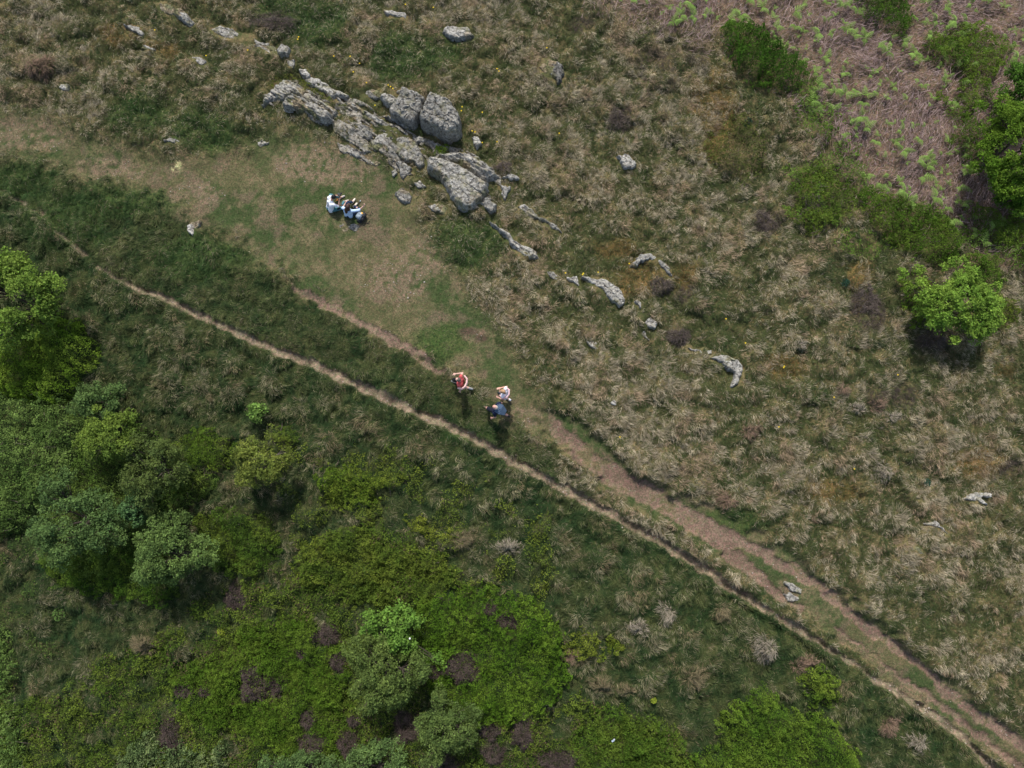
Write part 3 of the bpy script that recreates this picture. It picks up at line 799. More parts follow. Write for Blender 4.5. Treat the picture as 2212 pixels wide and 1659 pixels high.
def mat_patch(name, label, cat, poly, h=.3, col=(.07, .13, .015), col2=(.11, .16, .02), dens=900, leaf=.045, edge=.35,
              rag=.35, hole=.0, seed=0, twigs=0, kind=None, group=None, brown=0.0, bump=.5, dead=(.12, .085, .05)):
    """a low shrub: leaf canopy on a lumpy cushion, with woody stems below"""
    pw = poly_w(poly)
    cxy = pw.mean(0)
    x, y, s = sample_poly(pw, dens * (1.7 if kind != 'stuff' else 1.35), .3)
    n1 = fbm(x, y, .8, 101 + seed, 3) - .5
    n2 = noise(x, y, .22, 107 + seed)
    n3 = noise(x, y, .10, 109 + seed)
    cd, _, _, cr0 = cells(x + n1 * .1, y + (n2 - .5) * .1, .135, 601 + seed)
    s2 = s + n1 * rag * 2 + (n2 - .5) * .30 + (cr0 - .5) * .30
    keep = (s2 > 0) & ((cd < .68) | (rng.random(len(x)) < .14))
    for (hx, hy, ha, hb_) in HBW:
        keep &= (((x - hx) / ha) ** 2 + ((y - hy) / hb_) ** 2 > .35 + .9 * n2) | (rng.random(len(x)) < .10)
    if hole > 0:
        keep &= (fbm(x, y, .7, 113 + seed, 3) + rng.normal(0, .03, len(x)) > hole)
    x, y, s2, n1, n2, n3, cd, cr0 = [a[keep] for a in (x, y, s2, n1, n2, n3, cd, cr0)]
    n = len(x)
    hh = h * sstep(0, edge, s2) ** .6 * (1 - bump * .8 + bump * (fbm(x, y, .6, 117 + seed, 2) * 1.7)) + (n2 - .5) * .14 + (n3 - .5) * .04 + .14 * (1 - np.clip(cd, 0, 1.2) ** 2) * (.45 + 1.1 * cr0) - .04
    depth = rng.random(n) ** 2.2
    z = hgt(x, y) + np.maximum(hh, .03) * (1 - .75 * depth) + .02
    nr = rng.normal(0, .55, (n, 3)); nr[:, 2] = np.abs(nr[:, 2]) + .55
    nr[:, 0] += (noise(x, y, .12, 611) - .5) * 1.8; nr[:, 1] += (noise(x, y, .12, 612) - .5) * 1.8
    size = leaf * (.85 + .5 * noise(x, y, .5, 615)) * rng.uniform(.5, 1.5, n)
    t = np.clip(sstep(.3, .7, fbm(x, y, .6, 119 + seed, 3)) + rng.normal(0, .22, n), 0, 1)[:, None]
    c = carr(*col) * (1 - t) + carr(*col2) * t
    c = c * (.62 + .62 * cr0)[:, None] * rng.uniform(.65, 1.35, n)[:, None] * carr(1.28, 1.13, 1.0)
    if brown > 0:
        k = (rng.random(n) < brown * 2 * sstep(.45, .7, fbm(x, y, .5, 121 + seed, 3)))[:, None]
        c = np.where(k, carr(*dead) * rng.uniform(.6, 1.3, n)[:, None], c)
    m = look(LEAFMASK, x, y)
    ix = np.clip(np.round((x - X0) / STEP).astype(int) + off_x, 0, nxc - 1)
    iy = np.clip(np.round((y - Y0) / STEP).astype(int) + off_y, 0, nyc - 1)
    LEAFMASK[iy, ix] = 1.0
    zb = float(hgt(cxy[0], cxy[1]))
    pos = np.stack([x, y, z], 1)
    loc = (float(cxy[0]), float(cxy[1]), zb)
    if kind == 'stuff':
        o = leaves(pos, nr, size, c, name, loc=loc)
        tag(o, label, cat, group, kind)
        return o
    root = empty(name, loc)
    tag(root, label, cat, group)
    leaves(pos, nr, size, c, 'foliage', parent=root, loc=loc)
    lst = []
    nt_ = max(4, twigs)
    for k in range(nt_):
        i = rng.integers(0, n)
        p = pos[i].copy()
        a = rng.uniform(0, 6.28); l = rng.uniform(.2, .5)
        q = p + np.array([math.cos(a) * l, math.sin(a) * l, 0])
        zt = .04 if twigs > 6 else -.02
        p[2] += zt if twigs > 6 else -.05
        q[2] = float(hgt(q[0], q[1])) + (h * .8 if twigs > 6 else .03)
        mid = (p + q) / 2 + rng.normal(0, .03, 3)
        lst.append(([p, mid, q], [.006, .009, .007]))
    for q_ in lst: tubes_obj('stem', [q_], (.15, .115, .095), parent=root, loc=loc, sides=4)
    return root

def dome_bush(name, label, cat, u, v, ru, rv, h, col, dens=2200, group=None, tip=None, spiky=True):
    """heather-like cushion of fine upright twigs"""
    X, Y, Z = P(u, v)
    k = .0182 * (CAMH - Z) / CAMH
    n = int(dens * ru * rv * k * k * 3.1) + 60
    th = rng.uniform(0, 6.283, n); rr = np.sqrt(rng.random(n))
    lob = 1 + .22 * np.sin(th * 3 + rng.uniform(0, 6)) + .15 * np.sin(th * 5 + rng.uniform(0, 6)) + .12 * np.sin(th * 11 + rng.uniform(0, 6))
    x = X + np.cos(th) * rr * ru * k * lob; y = Y + np.sin(th) * rr * rv * k * lob
    z = hgt(x, y) + h * (1 - rr ** 2.2) * (.45 + 1.0 * fbm(x, y, .24, 5, 3))
    kk = (cells(x, y, .16, 31)[0] < .72) | (rng.random(n) < .25)
    x, y, z, th, rr = x[kk], y[kk], z[kk], th[kk], rr[kk]; n = len(x)
    ang = th + rng.normal(0, .9, n)
    up = np.clip(1.3 - rr * .9 + rng.normal(0, .35, n), .1, 1.5)
    L = rng.uniform(.07, .20, n)
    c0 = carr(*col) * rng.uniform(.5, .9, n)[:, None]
    c1 = carr(*(tip or col)) * rng.uniform(.6, 1.5, n)[:, None] * (.6 + .8 * noise(x, y, .12, 33))[:, None]
    root = empty(name, (X, Y, Z)); tag(root, label, cat, group)
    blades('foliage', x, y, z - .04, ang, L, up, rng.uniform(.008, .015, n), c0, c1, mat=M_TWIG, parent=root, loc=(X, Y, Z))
    lst = []
    for i in range(4):
        a = i * 1.6; p = np.array([X, Y, Z - .02]); q = p + np.array([math.cos(a) * ru * k * .7, math.sin(a) * rv * k * .7, h * .6])
        lst.append(([p, (p + q) / 2 + [0, 0, .05], q], [.015, .011, .006]))
    for q_ in lst: tubes_obj('stem', [q_], (.08, .06, .05), parent=root, loc=(X, Y, Z), sides=4)
    return root

def tree(name, label, u, v, ru, rv, h, col, col2, leaf=.05, nleaf=14000, group=None, clump=.30, aspect=.62, gaps=.35, seed=0,
         trunk_r=.07, bare=0.0, cat='tree', bark=(.085, .07, .055), extra=None):
    """tapered trunk, limbs, and a crown of leaf clumps with gaps"""
    r = np.random.default_rng(1000 + seed)
    cx, cy, cz = [float(a) for a in G(u, v, h * .62)]
    k = .0182 * (CAMH - cz) / CAMH
    ax, ay, az = ru * k, rv * k, h * .42
    gz = float(hgt(cx, cy))
    tx, ty = cx + r.normal(0, .1), cy + r.normal(0, .1)
    gz = float(hgt(tx, ty))
    root = empty(name, (tx, ty, gz)); tag(root, label, cat, group)
    loc = (tx, ty, gz)
    top = gz + h
    nc = max(14, int(34 * (ax * ay) / .8 * (.3 / clump) ** 2 * .5) + 16)
    cl = []
    tries = 0
    ph = r.uniform(0, 6.28, 3)
    while len(cl) < nc and tries < 9000:
        tries += 1
        d = r.normal(size=3); d[2] = abs(d[2]) * .9 - .25; d /= np.linalg.norm(d)
        rad = r.uniform(.45, 1.0) ** .6
        th = math.atan2(d[1], d[0])
        lobe = 1 + .20 * math.sin(3 * th + ph[0]) + .16 * math.sin(5 * th + ph[1])
        p = np.array([cx + d[0] * rad * ax * lobe * .97, cy + d[1] * rad * ay * lobe * .97, gz + h * .58 + d[2] * rad * az])
        if cl and min(np.linalg.norm((p - q)) for q in cl) < clump * gaps * 1.6: continue
        cl.append(p)
    cl = np.array(cl)
    if extra is not None:
        cl = np.concatenate([cl, np.array([[float(q) for q in G(a, b, zz)] for a, b, zz in extra])])
    # limbs
    lst = []
    fork = np.array([tx, ty, gz + h * .28])
    base = np.array([tx, ty, gz - .1])
    lst.append(([base, base * .5 + fork * .5 + [r.normal(0, .03), r.normal(0, .03), 0], fork], [trunk_r * 1.25, trunk_r, trunk_r * .85]))
    nl = 7
    an = np.arctan2(cl[:, 1] - ty, cl[:, 0] - tx)
    for j in range(nl):
        m = np.where((np.floor((an + math.pi) / (2 * math.pi) * nl).astype(int) % nl) == j)[0]
        if not len(m): continue
        g = cl[m].mean(0)
        hub = fork * .45 + g * .55; hub[2] -= .05
        lst.append(([fork, (fork + hub) / 2 + r.normal(0, .05, 3), hub], [trunk_r * .62, trunk_r * .5, trunk_r * .38]))
        for i in m:
            p = cl[i]
            mid = (hub + p) / 2 + r.normal(0, .05, 3)
            lst.append(([hub, mid, p], [trunk_r * .32, trunk_r * .22, .006]))
            for _ in range(2):
                q = p + r.normal(0, clump * .5, 3); q[2] = abs(q[2] - p[2]) + p[2] - .02
                lst.append(([mid, (mid + q) / 2, q], [trunk_r * .16, .007, .004]))
    tubes_obj('trunk', lst, bark, parent=root, loc=loc, sides=5)
    # leaves
    m = len(cl)
    csz = r.uniform(.75, 1.25, m) * clump
    wts = csz ** 2; wts /= wts.sum()
    nleaf = int(nleaf * 1.25); ci = r.choice(m, nleaf, p=wts)
    d = r.normal(size=(nleaf, 3)); d /= np.linalg.norm(d, axis=1)[:, None]
    d[:, 2] = np.where(d[:, 2] < -.35, -d[:, 2], d[:, 2])
    rad = r.random(nleaf) ** .28
    # sprays: bunches of leaves along small directions
    pos = cl[ci] + d * (csz[ci] * 1.15 * rad)[:, None] * np.array([1, 1, .7])
    spr = r.normal(size=(nleaf, 3)) * .03
    key = np.floor((pos + r.normal(0, .012, pos.shape)) / .13)
    hsh = _h(key[:, 0] * 7 + key[:, 2] * 131, key[:, 1], seed)
    keep = hsh > .36
    pos = (pos + spr)[keep]; ci = ci[keep]; dd = d[keep]; rad = rad[keep]; hsh = hsh[keep]
    n = len(pos)
    nr = dd * .6 + r.normal(0, .45, (n, 3)); nr[:, 2] = np.abs(nr[:, 2]) + .5
    ct = r.random(m)
    t = np.clip(ct[ci] * .8 + r.normal(0, .2, n), 0, 1)[:, None]
    c = carr(*col) * (1 - t) + carr(*col2) * t
    c = c * (carr(1.30, 1.32, .85) if 'willow' in name else carr(1.12, 1.08, .80)) * (.30 + 1.15 * hsh[:, None]) * r.uniform(.7, 1.3, n)[:, None]
    key = np.floor(pos / .12)
    cellv = np.stack([_h(key[:, 0], key[:, 1] + 7 * key[:, 2], seed + q) - .5 for q in (11, 12, 13)], 1)
    nr = nr + cellv * 1.6
    leaves(pos, nr, leaf * 1.75 * r.uniform(.6, 1.3, n), c, 'crown', parent=root, loc=loc, aspect=aspect, r=r)
    return root

# ================================================================== ROCKS
EX, EY = math.cos(math.radians(-33)), math.sin(math.radians(-33))

def make_rock(i, name, label, poly, h, edge, style, shade):
    pw = rock_w[i]
    g = .028 if h > .3 else .022
    x0, y0 = pw.min(0) - .2; x1, y1 = pw.max(0) + .2
    xs = np.arange(x0, x1 + g, g); ys = np.arange(y0, y1 + g, g)
    X, Y = np.meshgrid(xs, ys)
    al = X * EX + Y * EY; ac = -X * EY + Y * EX
    s = sd_poly(X, Y, pw)
    s = s + (fbm(X, Y, .35, 200 + i, 3) - .5) * .17 + (noise(X, Y, .09, 204 + i) - .5) * .05 + .05
    if h < .6: edge = min(edge, .13)
    h = h * (.66 if style == 'slab' and h < .6 else (.85 if h < .6 else .95))
    if style == 'slab':
        s = s + (noise(al, ac * 6, .5, 230 + i) - .5) * .06
    prof = np.clip(s / edge, 0, 1)
    if style == 'dome': prof = np.sqrt(1 - (1 - prof) ** 2)
    elif style == 'block': prof = np.where(prof < .35, 2.5 * prof, .875 + .125 * (prof - .35) / .65)
    else: prof = prof ** .7
    cx, cy = pw.mean(0); ext = max(pw.max(0) - pw.min(0)) + .1
    up_ = (ac - (-cx * EY + cy * EX)) / ext
    wob = (fbm(X, Y, .3, 247 + i, 2) - .5)
    bid, jx, jy, gap = cells2(al * .5 + wob * .15, ac + wob * .12, .30 if h < .7 else .42, 249 + i)
    bid2, kx, ky, gap2 = cells2(al * .7, ac, .13, 251 + i)
    facet = (bid - .5) * .5 + jx * (_h(np.floor(bid * 997), bid * 0, 3) - .5) * .9 + jy * (_h(np.floor(bid * 991), bid * 0, 4) - .3) * .9
    facet2 = (bid2 - .5) * .5 + kx * (_h(np.floor(bid2 * 997), bid2 * 0, 3) - .5) + ky * (_h(np.floor(bid2 * 991), bid2 * 0, 4) - .5)
    crk = 1 - sstep(.0, .07, gap)
    rid = noise(al * .22, ac, .085, 240 + i) * .6 + noise(al * .3, ac, .045, 241 + i) * .4
    rough_ = (fbm(X, Y, .12, 245 + i, 3) - .5)
    moss = np.zeros(X.shape)
    if style == 'slab':
        top = .80 + .55 * (rid - .5) + .30 * facet + up_ * .25
        hol = fbm(al * .35, ac, .32, 273 + i, 3)
        moss = sstep(.52, .62, hol) * (h < .9) * (.4 if label.find('long ribs') >= 0 else 1)
        H = h * prof * top + rough_ * .04 * prof - crk * .04 * prof - moss * .035
    elif style == 'block':
        fk = .5 if h > .7 else 1.0
        top = .88 + .22 * facet * fk + .10 * facet2 * fk + .14 * (rid - .5) * fk + up_ * .22
        H = h * prof * top + rough_ * .07 * prof + (bid2 - .5) * .03 * prof - crk * min(.07, h * .15) * prof
    else:
        top = .86 + .10 * facet + .08 * (rid - .5) + up_ * .2
        H = h * prof * top + rough_ * .05 * prof + facet2 * .03 * prof - crk * .045 * prof
        moss = sstep(.60, .68, fbm(X, Y, .4, 274 + i, 3)) * .7
    zb = float(hgt(cx, cy))
    slope = zbase(X, Y) - float(zbase(np.array(cx), np.array(cy)))
    Zv = zb + slope + H - .16 * (1 - np.clip(s / (edge * .5), 0, 1)) - .02
    tint = .85 + .3 * fbm(al * .3, ac, .2, 270 + i, 2) + .25 * (fbm(X, Y, .9, 271 + i, 2) - .5)
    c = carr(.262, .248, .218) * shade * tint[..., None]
    mc = lerp(carr(.20, .155, .09), carr(.10, .10, .035), (fbm(X, Y, .25, 276 + i, 2) > .5)[..., None] * 1.0)
    c = c * (1 - moss[..., None] * .85) + mc * moss[..., None] * .85
    idx = np.arange(X.size).reshape(X.shape)
    q = np.stack([idx[:-1, :-1], idx[:-1, 1:], idx[1:, 1:], idx[1:, :-1]], -1).reshape(-1, 4)
    q = q[(s.ravel()[q] > -.02).all(1)]
    used = np.unique(q); re = np.full(X.size, -1, np.int64); re[used] = np.arange(len(used))
    V = np.stack([X, Y, Zv], -1).reshape(-1, 3)[used]
    # small sideways shift of the flanks makes them overhang and break up
    o = mesh_obj(name, V, quads=re[q], mat=M_ROCK, col=c.reshape(-1, 3)[used], smooth=False, loc=(float(cx), float(cy), zb))
    cat = {'boulder': 'boulder', 'rock': 'rock', 'stone': 'stone'}[name]
    tag(o, label, cat, 'rocks of the outcrop and moor')

for i, r in enumerate(ROCKS):
    make_rock(i, *r)

def bedrock():
    pw = poly_w(c6([(90,240),(240,110),(440,80),(760,240),(1100,420),(1240,520),(1440,590),(1760,690),(1960,870),(1860,1080),(1700,1120),(1500,980),(1360,800),(1150,860),(900,740),(700,640),(640,420),(560,440),(300,340)]))
    x0, y0 = pw.min(0); x1, y1 = pw.max(0); g = .028
    X, Y = np.meshgrid(np.arange(x0, x1, g), np.arange(y0, y1, g))
    al = X * EX + Y * EY; ac = -X * EY + Y * EX
    sd = sd_poly(X, Y, pw)
    m = fbm(al * .5, ac * 1.7, .42, 701, 5, .6) + .03 * np.clip(sd, -1, .6) - .03
    H = np.clip(m - .475, -.2, .07) * 1.0 + (noise(al * .25, ac, .07, 703) - .5) * .05 * (m > .5)
    V = np.stack([X, Y, hgt(X, Y) + H], -1).reshape(-1, 3)
    idx = np.arange(X.size).reshape(X.shape)
    q = np.stack([idx[:-1, :-1], idx[:-1, 1:], idx[1:, 1:], idx[1:, :-1]], -1).reshape(-1, 4)
    q = q[((H.ravel() > -.02) & (sd.ravel() > -.1))[q].all(1)]
    used = np.unique(q); re = np.full(X.size, -1, np.int64); re[used] = np.arange(len(used))
    t = .8 + .4 * fbm(al * .3, ac, .2, 705, 2)
    c = (carr(.225, .205, .17) * t[..., None]).reshape(-1, 3)
    o = mesh_obj('bedrock', V[used], quads=re[q], mat=M_ROCK, col=c[used])
    o['kind'] = 'structure'
bedrock()

HB = [(555,1475,36,42,.5,'largest dark heather bush, a yellow seedling sprouting from its centre'),
 (603,1480,20,24,.4,'dark heather bush touching the right of the largest one'),
 (995,1440,38,34,.5,'round dark heather bush at the left rim of the large bottom cushion'),
 (935,1448,22,18,.4,'reddish heather bush between the willow and the round dark one'),
 (1095,1338,24,16,.3,'grey heather bush in the middle of the large bottom cushion'),
 (1058,1312,16,14,.25,'small grey heather at the top of the large bottom cushion'),
 (515,1290,24,28,.35,'dull heather bush highest on the lower slope'),
 (708,1372,28,22,.35,'flat heather bush left of the bright maple sapling'),
 (655,1410,12,13,.3,'tiny grey heather dot amid green left of the maple sapling'),
 (732,1428,18,22,.35,'heather bush at the left foot of the bottom centre willow'),
 (403,1488,22,14,.3,'grey heather at the left end of the broad green cushion'),
 (450,1492,16,13,.3,'small oval grey heather right of the leftmost one'),
 (375,1580,22,36,.35,'tall oval heather in the bottom left brambles'),
 (668,1548,17,24,.4,'narrow heather bush below the broad green cushion'),
 (672,1605,30,26,.4,'wide heather bush near the bottom edge, left of the bottom willow'),
 (752,1600,24,26,.4,'dark heather bush above the bottom willow'),
 (765,1555,14,12,.3,'small heather low on the slope under the bottom centre willow'),
 (880,1565,28,32,.45,'blackish heather between the two bottom centre willows'),
 (1058,1572,26,18,.4,'heather bush at the right foot of the lower willow'),
 (1128,1582,20,34,.4,'upright heather bush below the large bottom cushion'),
 (1205,1640,40,30,.45,'widest heather bush on the bottom edge'),
 (1065,1625,24,18,.35,'round heather near the bottom edge left of the widest one'),
 (962,1645,26,22,.4,'heather clipped by the bottom edge below the lower willow')]
HBW = []
for (u, v, ru, rv, h, lab) in HB:
    hx, hy, hz = P(u, v); hk = .0182 * (CAMH - hz) / CAMH
    HBW.append((hx, hy, ru * hk, rv * hk))

# ================================================================== LOW SHRUBS
GORSE = ((.05, .10, .012), (.09, .145, .02))
BILB = ((.055, .10, .015), (.10, .145, .022))
BRAM = ((.064, .122, .030), (.112, .188, .050))
def shrub(label, poly, h=.35, pal=GORSE, name='low_shrub', cat='shrub', **k):
    return mat_patch(name, label, cat, poly, h=h, col=pal[0], col2=pal[1], seed=len(label) * 7 + int(poly[0][0]) % 97, **k)

def ell(u, v, ru, rv, n=14, seed=1):
    r = random.Random(int(u * 3 + v) + seed)
    return [(u + math.cos(t * 6.283 / n) * ru * r.uniform(.8, 1.18), v + math.sin(t * 6.283 / n) * rv * r.uniform(.8, 1.18)) for t in range(n)]

# broad ground cover of the lower slope (nobody could count it)
mat_patch('ground_cover', 'mixed leafy ground cover spreading over the lower left slope', 'ground cover',
          [(-60,1490),(40,1480),(140,1500),(240,1440),(345,1400),(362,1330),(440,1290),(620,1230),(700,1180),(800,1130),(900,1160),(990,1240),(1000,1290),(930,1290),(900,1380),(980,1560),(1120,1560),(1230,1520),(1330,1510),(1450,1580),(1500,1720),(-60,1720)],
          h=.22, col=(.05, .095, .014), col2=(.09, .14, .022), dens=760, leaf=.05, rag=.8, hole=.36, seed=5, kind='stuff', brown=.12)
mat_patch('ground_cover', 'sparse bilberry sprigs scattered in the grass below the footpath', 'ground cover',
          [(600,960),(700,940),(860,985),(1000,1030),(1150,1100),(1200,1170),(1160,1290),(1010,1260),(980,1180),(860,1130),(700,1130),(620,1200),(600,1050)],
          h=.2, col=(.065, .105, .018), col2=(.11, .155, .025), dens=420, leaf=.05, rag=1.0, hole=.52, seed=9, kind='stuff')
mat_patch('ground_cover', 'thin leafy growth among the grass at the lower left edge', 'ground cover',
          [(-60,1140),(60,1130),(120,1290),(60,1330),(120,1400),(-60,1480)],
          h=.2, col=(.04, .08, .02), col2=(.07, .115, .03), dens=420, leaf=.05, rag=1.0, hole=.48, seed=12, kind='stuff', brown=.1)
mat_patch('ground_cover', 'thin green leafy growth creeping through the dead bracken', 'ground cover',
          [(1700,200),(1760,190),(1830,330),(1900,420),(2080,480),(2240,560),(2240,620),(2050,560),(1960,540),(1860,540),(1760,500),(1700,470),(1690,400),(1740,300)],
          h=.28, col=(.055, .115, .018), col2=(.09, .165, .028), dens=640, leaf=.048, rag=.9, hole=.46, seed=15, kind='stuff')

shrub('brightest and largest green gorse cushion at the bottom right, below the paths', [(1612,1500),(1640,1470),(1662,1500),(1720,1530),(1795,1552),(1812,1592),(1845,1625),(1872,1720),(1450,1720),(1462,1650),(1500,1625),(1542,1600),(1552,1530)], h=.75, pal=((.050,.112,.012),(.088,.155,.02)), dens=1500, edge=.4, rag=.2, leaf=.042)
shrub('large bilberry cushion at bottom centre right of the heather bushes', [(905,1290),(960,1268),(1060,1262),(1150,1290),(1205,1340),(1222,1410),(1212,1500),(1150,1545),(1040,1580),(970,1540),(930,1480),(900,1400)], h=.5, pal=((.050,.115,.010),(.085,.155,.018)), dens=1300, edge=.4, rag=.3, leaf=.042)
shrub('broad green cushion at bottom centre left, around the dark heather bushes', [(380,1450),(480,1400),(560,1340),(680,1330),(760,1400),(770,1500),(740,1620),(650,1640),(560,1600),(450,1560),(400,1520)], h=.45, pal=((.048,.105,.010),(.082,.145,.018)), dens=1200, edge=.5, rag=.4, leaf=.042)
shrub('green cushion spilling off the bottom edge left of the brightest gorse', [(1240,1560),(1330,1520),(1420,1560),(1470,1610),(1460,1720),(1200,1720)], h=.4, pal=((.046,.10,.012),(.08,.135,.02)), dens=1150, edge=.4, rag=.4, leaf=.042)
shrub('bilberry patch above the large bottom centre cushion, ringed by saplings', [(645,1170),(720,1150),(800,1140),(880,1180),(960,1210),(1000,1260),(900,1290),(760,1300),(660,1250)], h=.35, pal=BILB, dens=950, rag=.4)
shrub('rounded bilberry patch right of the yellow-green hawthorn', [(690,1030),(720,1008),(790,1015),(828,1040),(815,1080),(760,1092),(700,1078)], h=.35, pal=((.06,.115,.012),(.1,.15,.02)), dens=1100, rag=.25)
shrub('small yellow-green bush pair in long grass below the rounded bilberry patch', [(868,1118),(905,1115),(940,1135),(968,1155),(940,1168),(890,1145)], h=.35, pal=((.09,.13,.015),(.13,.17,.025)), dens=1100, rag=.25)
shrub('small bush on the grass at the top of the rounded bilberry patch', ell(850,1035,26,18), h=.3, pal=BILB, dens=1100, rag=.15)
shrub('dark leafy bush between the willows and the hawthorn', [(388,950),(440,925),(515,945),(522,985),(480,1010),(400,1005)], h=.45, pal=((.05,.10,.012),(.09,.14,.02)), dens=1100, rag=.35)
shrub('leafy clump under the hawthorn, left of its trunk', ell(435,1045,42,30), h=.4, pal=((.05,.10,.02),(.09,.14,.025)), dens=1000, rag=.3)
shrub('dark rounded bilberry mound right of the pale willow', [(440,1120),(480,1098),(560,1102),(605,1145),(615,1190),(580,1225),(500,1235),(450,1200)], h=.5, pal=((.04,.085,.012),(.075,.12,.018)), dens=1200, rag=.25)
shrub('dark mound that runs out below the pair of lower willows', [(108,1210),(180,1190),(300,1180),(380,1230),(385,1285),(330,1305),(280,1290),(200,1275),(130,1265)], h=.55, pal=((.038,.09,.010),(.07,.125,.018)), dens=1300, rag=.25)
shrub('bright gorse mound under the leafy tree at the left edge', [(-40,690),(70,720),(140,690),(190,700),(222,750),(215,800),(180,850),(140,880),(60,860),(-40,850)], h=.9, pal=((.075,.15,.014),(.12,.20,.026)), dens=1400, edge=.6, rag=.25)
shrub('shady leafy undergrowth filling the gaps inside the willow group', [(170,900),(240,890),(330,930),(400,1000),(420,1080),(400,1180),(330,1220),(220,1240),(120,1220),(95,1120),(150,1040),(190,990)], h=.5, pal=((.055,.11,.02),(.085,.145,.03)), dens=800, rag=.3)
shrub('grey-stemmed bramble tangle down the left edge', [(-40,850),(80,855),(180,860),(200,940),(180,1030),(110,1080),(60,1150),(-40,1180)], h=.7, pal=BRAM, dens=850, twigs=60, rag=.3, leaf=.055, name='bramble', cat='bramble')
shrub('pale-leaved bramble in the bottom left corner', [(-40,1540),(40,1520),(80,1580),(60,1720),(-40,1720)], h=.4, pal=BRAM, dens=700, twigs=20, leaf=.06, name='bramble', cat='bramble')
shrub('pale-leaved bramble at the bottom edge left of the heather', [(260,1620),(330,1570),(420,1600),(500,1600),(520,1720),(250,1720)], h=.4, pal=((.07,.12,.045),(.12,.17,.07)), dens=620, twigs=20, leaf=.06, name='bramble', cat='bramble')
shrub('bramble arm with grey leaves on the left edge above the bottom corner', [(-40,1350),(20,1345),(50,1420),(40,1500),(-40,1520)], h=.35, pal=BRAM, dens=650, twigs=14, leaf=.06, name='bramble', cat='bramble')
shrub('small bright bush right beside the footpath at the lower right', [(1722,1450),(1760,1438),(1796,1458),(1790,1490),(1790,1515),(1750,1522),(1730,1490)], h=.45, pal=((.06,.12,.014),(.1,.155,.022)), dens=1300, rag=.15)
shrub('low bush capping a grass hummock right of the large bottom cushion', [(1220,1370),(1260,1350),(1285,1375),(1290,1410),(1250,1412),(1215,1400)], h=.3, pal=((.075,.12,.015),(.11,.15,.022)), dens=1000, rag=.2)
shrub('tiny round bush alone in the tussocks right of the large bottom cushion', ell(1326,1388,14,13), h=.28, pal=((.075,.12,.015),(.11,.15,.022)), dens=1300, rag=.1)
shrub('small leafy bush up the slope from the hawthorn', ell(632,942,24,20), h=.35, pal=BILB, dens=1000, rag=.2)
shrub('scrappy bush in the grass above the bilberry patch at centre', ell(800,1110,30,20), h=.3, pal=((.06,.10,.018),(.1,.14,.025)), dens=900, rag=.3)
shrub('densest dark green gorse at the upper right, edging the dead bracken', [(1546,75),(1570,58),(1610,62),(1650,85),(1700,120),(1735,165),(1730,192),(1665,200),(1605,172),(1565,145)], h=.6, pal=((.028,.078,.008),(.05,.11,.014)), dens=1500, edge=.35, rag=.2)
shrub('dark gorse clump at the top edge inside the dead bracken', [(1838,5),(1880,-30),(1940,-30),(1955,20),(1965,60),(1945,92),(1912,85),(1880,55),(1850,50)], h=.5, pal=((.035,.085,.010),(.06,.12,.016)), dens=1300, rag=.25)
shrub('long gorse drift right of the bracken clearing near the right edge', [(2010,90),(2060,60),(2130,70),(2170,120),(2130,170),(2110,230),(2080,260),(2040,220),(2060,170),(2000,150),(1985,120)], h=.45, pal=((.045,.10,.012),(.08,.14,.018)), dens=1300, rag=.5, twigs=40)
shrub('gorse belt filling the gap under the leaning tree at the right edge', [(2085,450),(2150,470),(2240,440),(2240,600),(2180,560),(2120,520)], h=.4, pal=((.045,.10,.012),(.08,.14,.018)), dens=1100, rag=.5)
shrub('dark gorse fringe beside the bracken, left of the leaning tree', [(2040,250),(2085,240),(2110,300),(2095,370),(2060,330)], h=.4, pal=((.04,.09,.012),(.07,.125,.018)), dens=1000, rag=.5)
shrub('leggy gorse with brown stems, left edge of the bracken clearing', [(1695,420),(1730,380),(1790,370),(1830,420),(1850,470),(1790,490),(1740,520),(1705,470)], h=.35, pal=((.05,.095,.014),(.085,.135,.02)), dens=800, rag=.5, twigs=40)
shrub('green gorse strip along the lower rim of the dead bracken', [(1850,410),(1930,430),(2040,480),(2060,530),(2045,575),(1960,560),(1900,520),(1860,470)], h=.45, pal=((.042,.095,.010),(.075,.13,.018)), dens=1150, rag=.3, twigs=20)
shrub('dull heathery shrub patch on the moor left of the bracken', [(1530,300),(1570,255),(1620,265),(1650,320),(1645,370),(1600,400),(1555,380),(1525,340)], h=.3, pal=((.05,.075,.018),(.075,.10,.025)), dens=650, rag=.4, brown=.25)
shrub('bright gorse tuft showing left beneath the lime-green tree', [(1940,610),(1990,600),(2010,650),(2010,700),(1965,705),(1945,660)], h=.4, pal=((.06,.13,.012),(.1,.17,.02)), dens=1200, rag=.15)
shrub('olive gorse skirt right of the lime-green tree', [(2100,640),(2150,640),(2180,680),(2160,710),(2110,715)], h=.35, pal=((.06,.10,.014),(.09,.13,.02)), dens=1000, rag=.25)
shrub('gorse behind the lime-green tree at its upper right', [(2070,560),(2140,560),(2160,610),(2130,640),(2080,620)], h=.4, pal=((.042,.095,.010),(.07,.125,.018)), dens=1200, rag=.2)
shrub('bright little cushion growing between the two split boulders and the ribbed slab', c6([(1432,640),(1470,612),(1540,640),(1560,672),(1510,690),(1440,682)]), h=.30, pal=((.05,.10,.010),(.085,.135,.018)), dens=1900, edge=.15, rag=.05, leaf=.035)
shrub('mossy green cushion at the head of the broad pale slab', c6([(160,120),(200,75),(260,80),(330,70),(400,110),(520,190),(640,250),(760,320),(700,320),(560,240),(420,160),(330,95),(240,88),(190,130)]), h=.16, pal=((.055,.085,.012),(.09,.115,.02)), dens=900, edge=.12, rag=.12, leaf=.035, brown=.2)

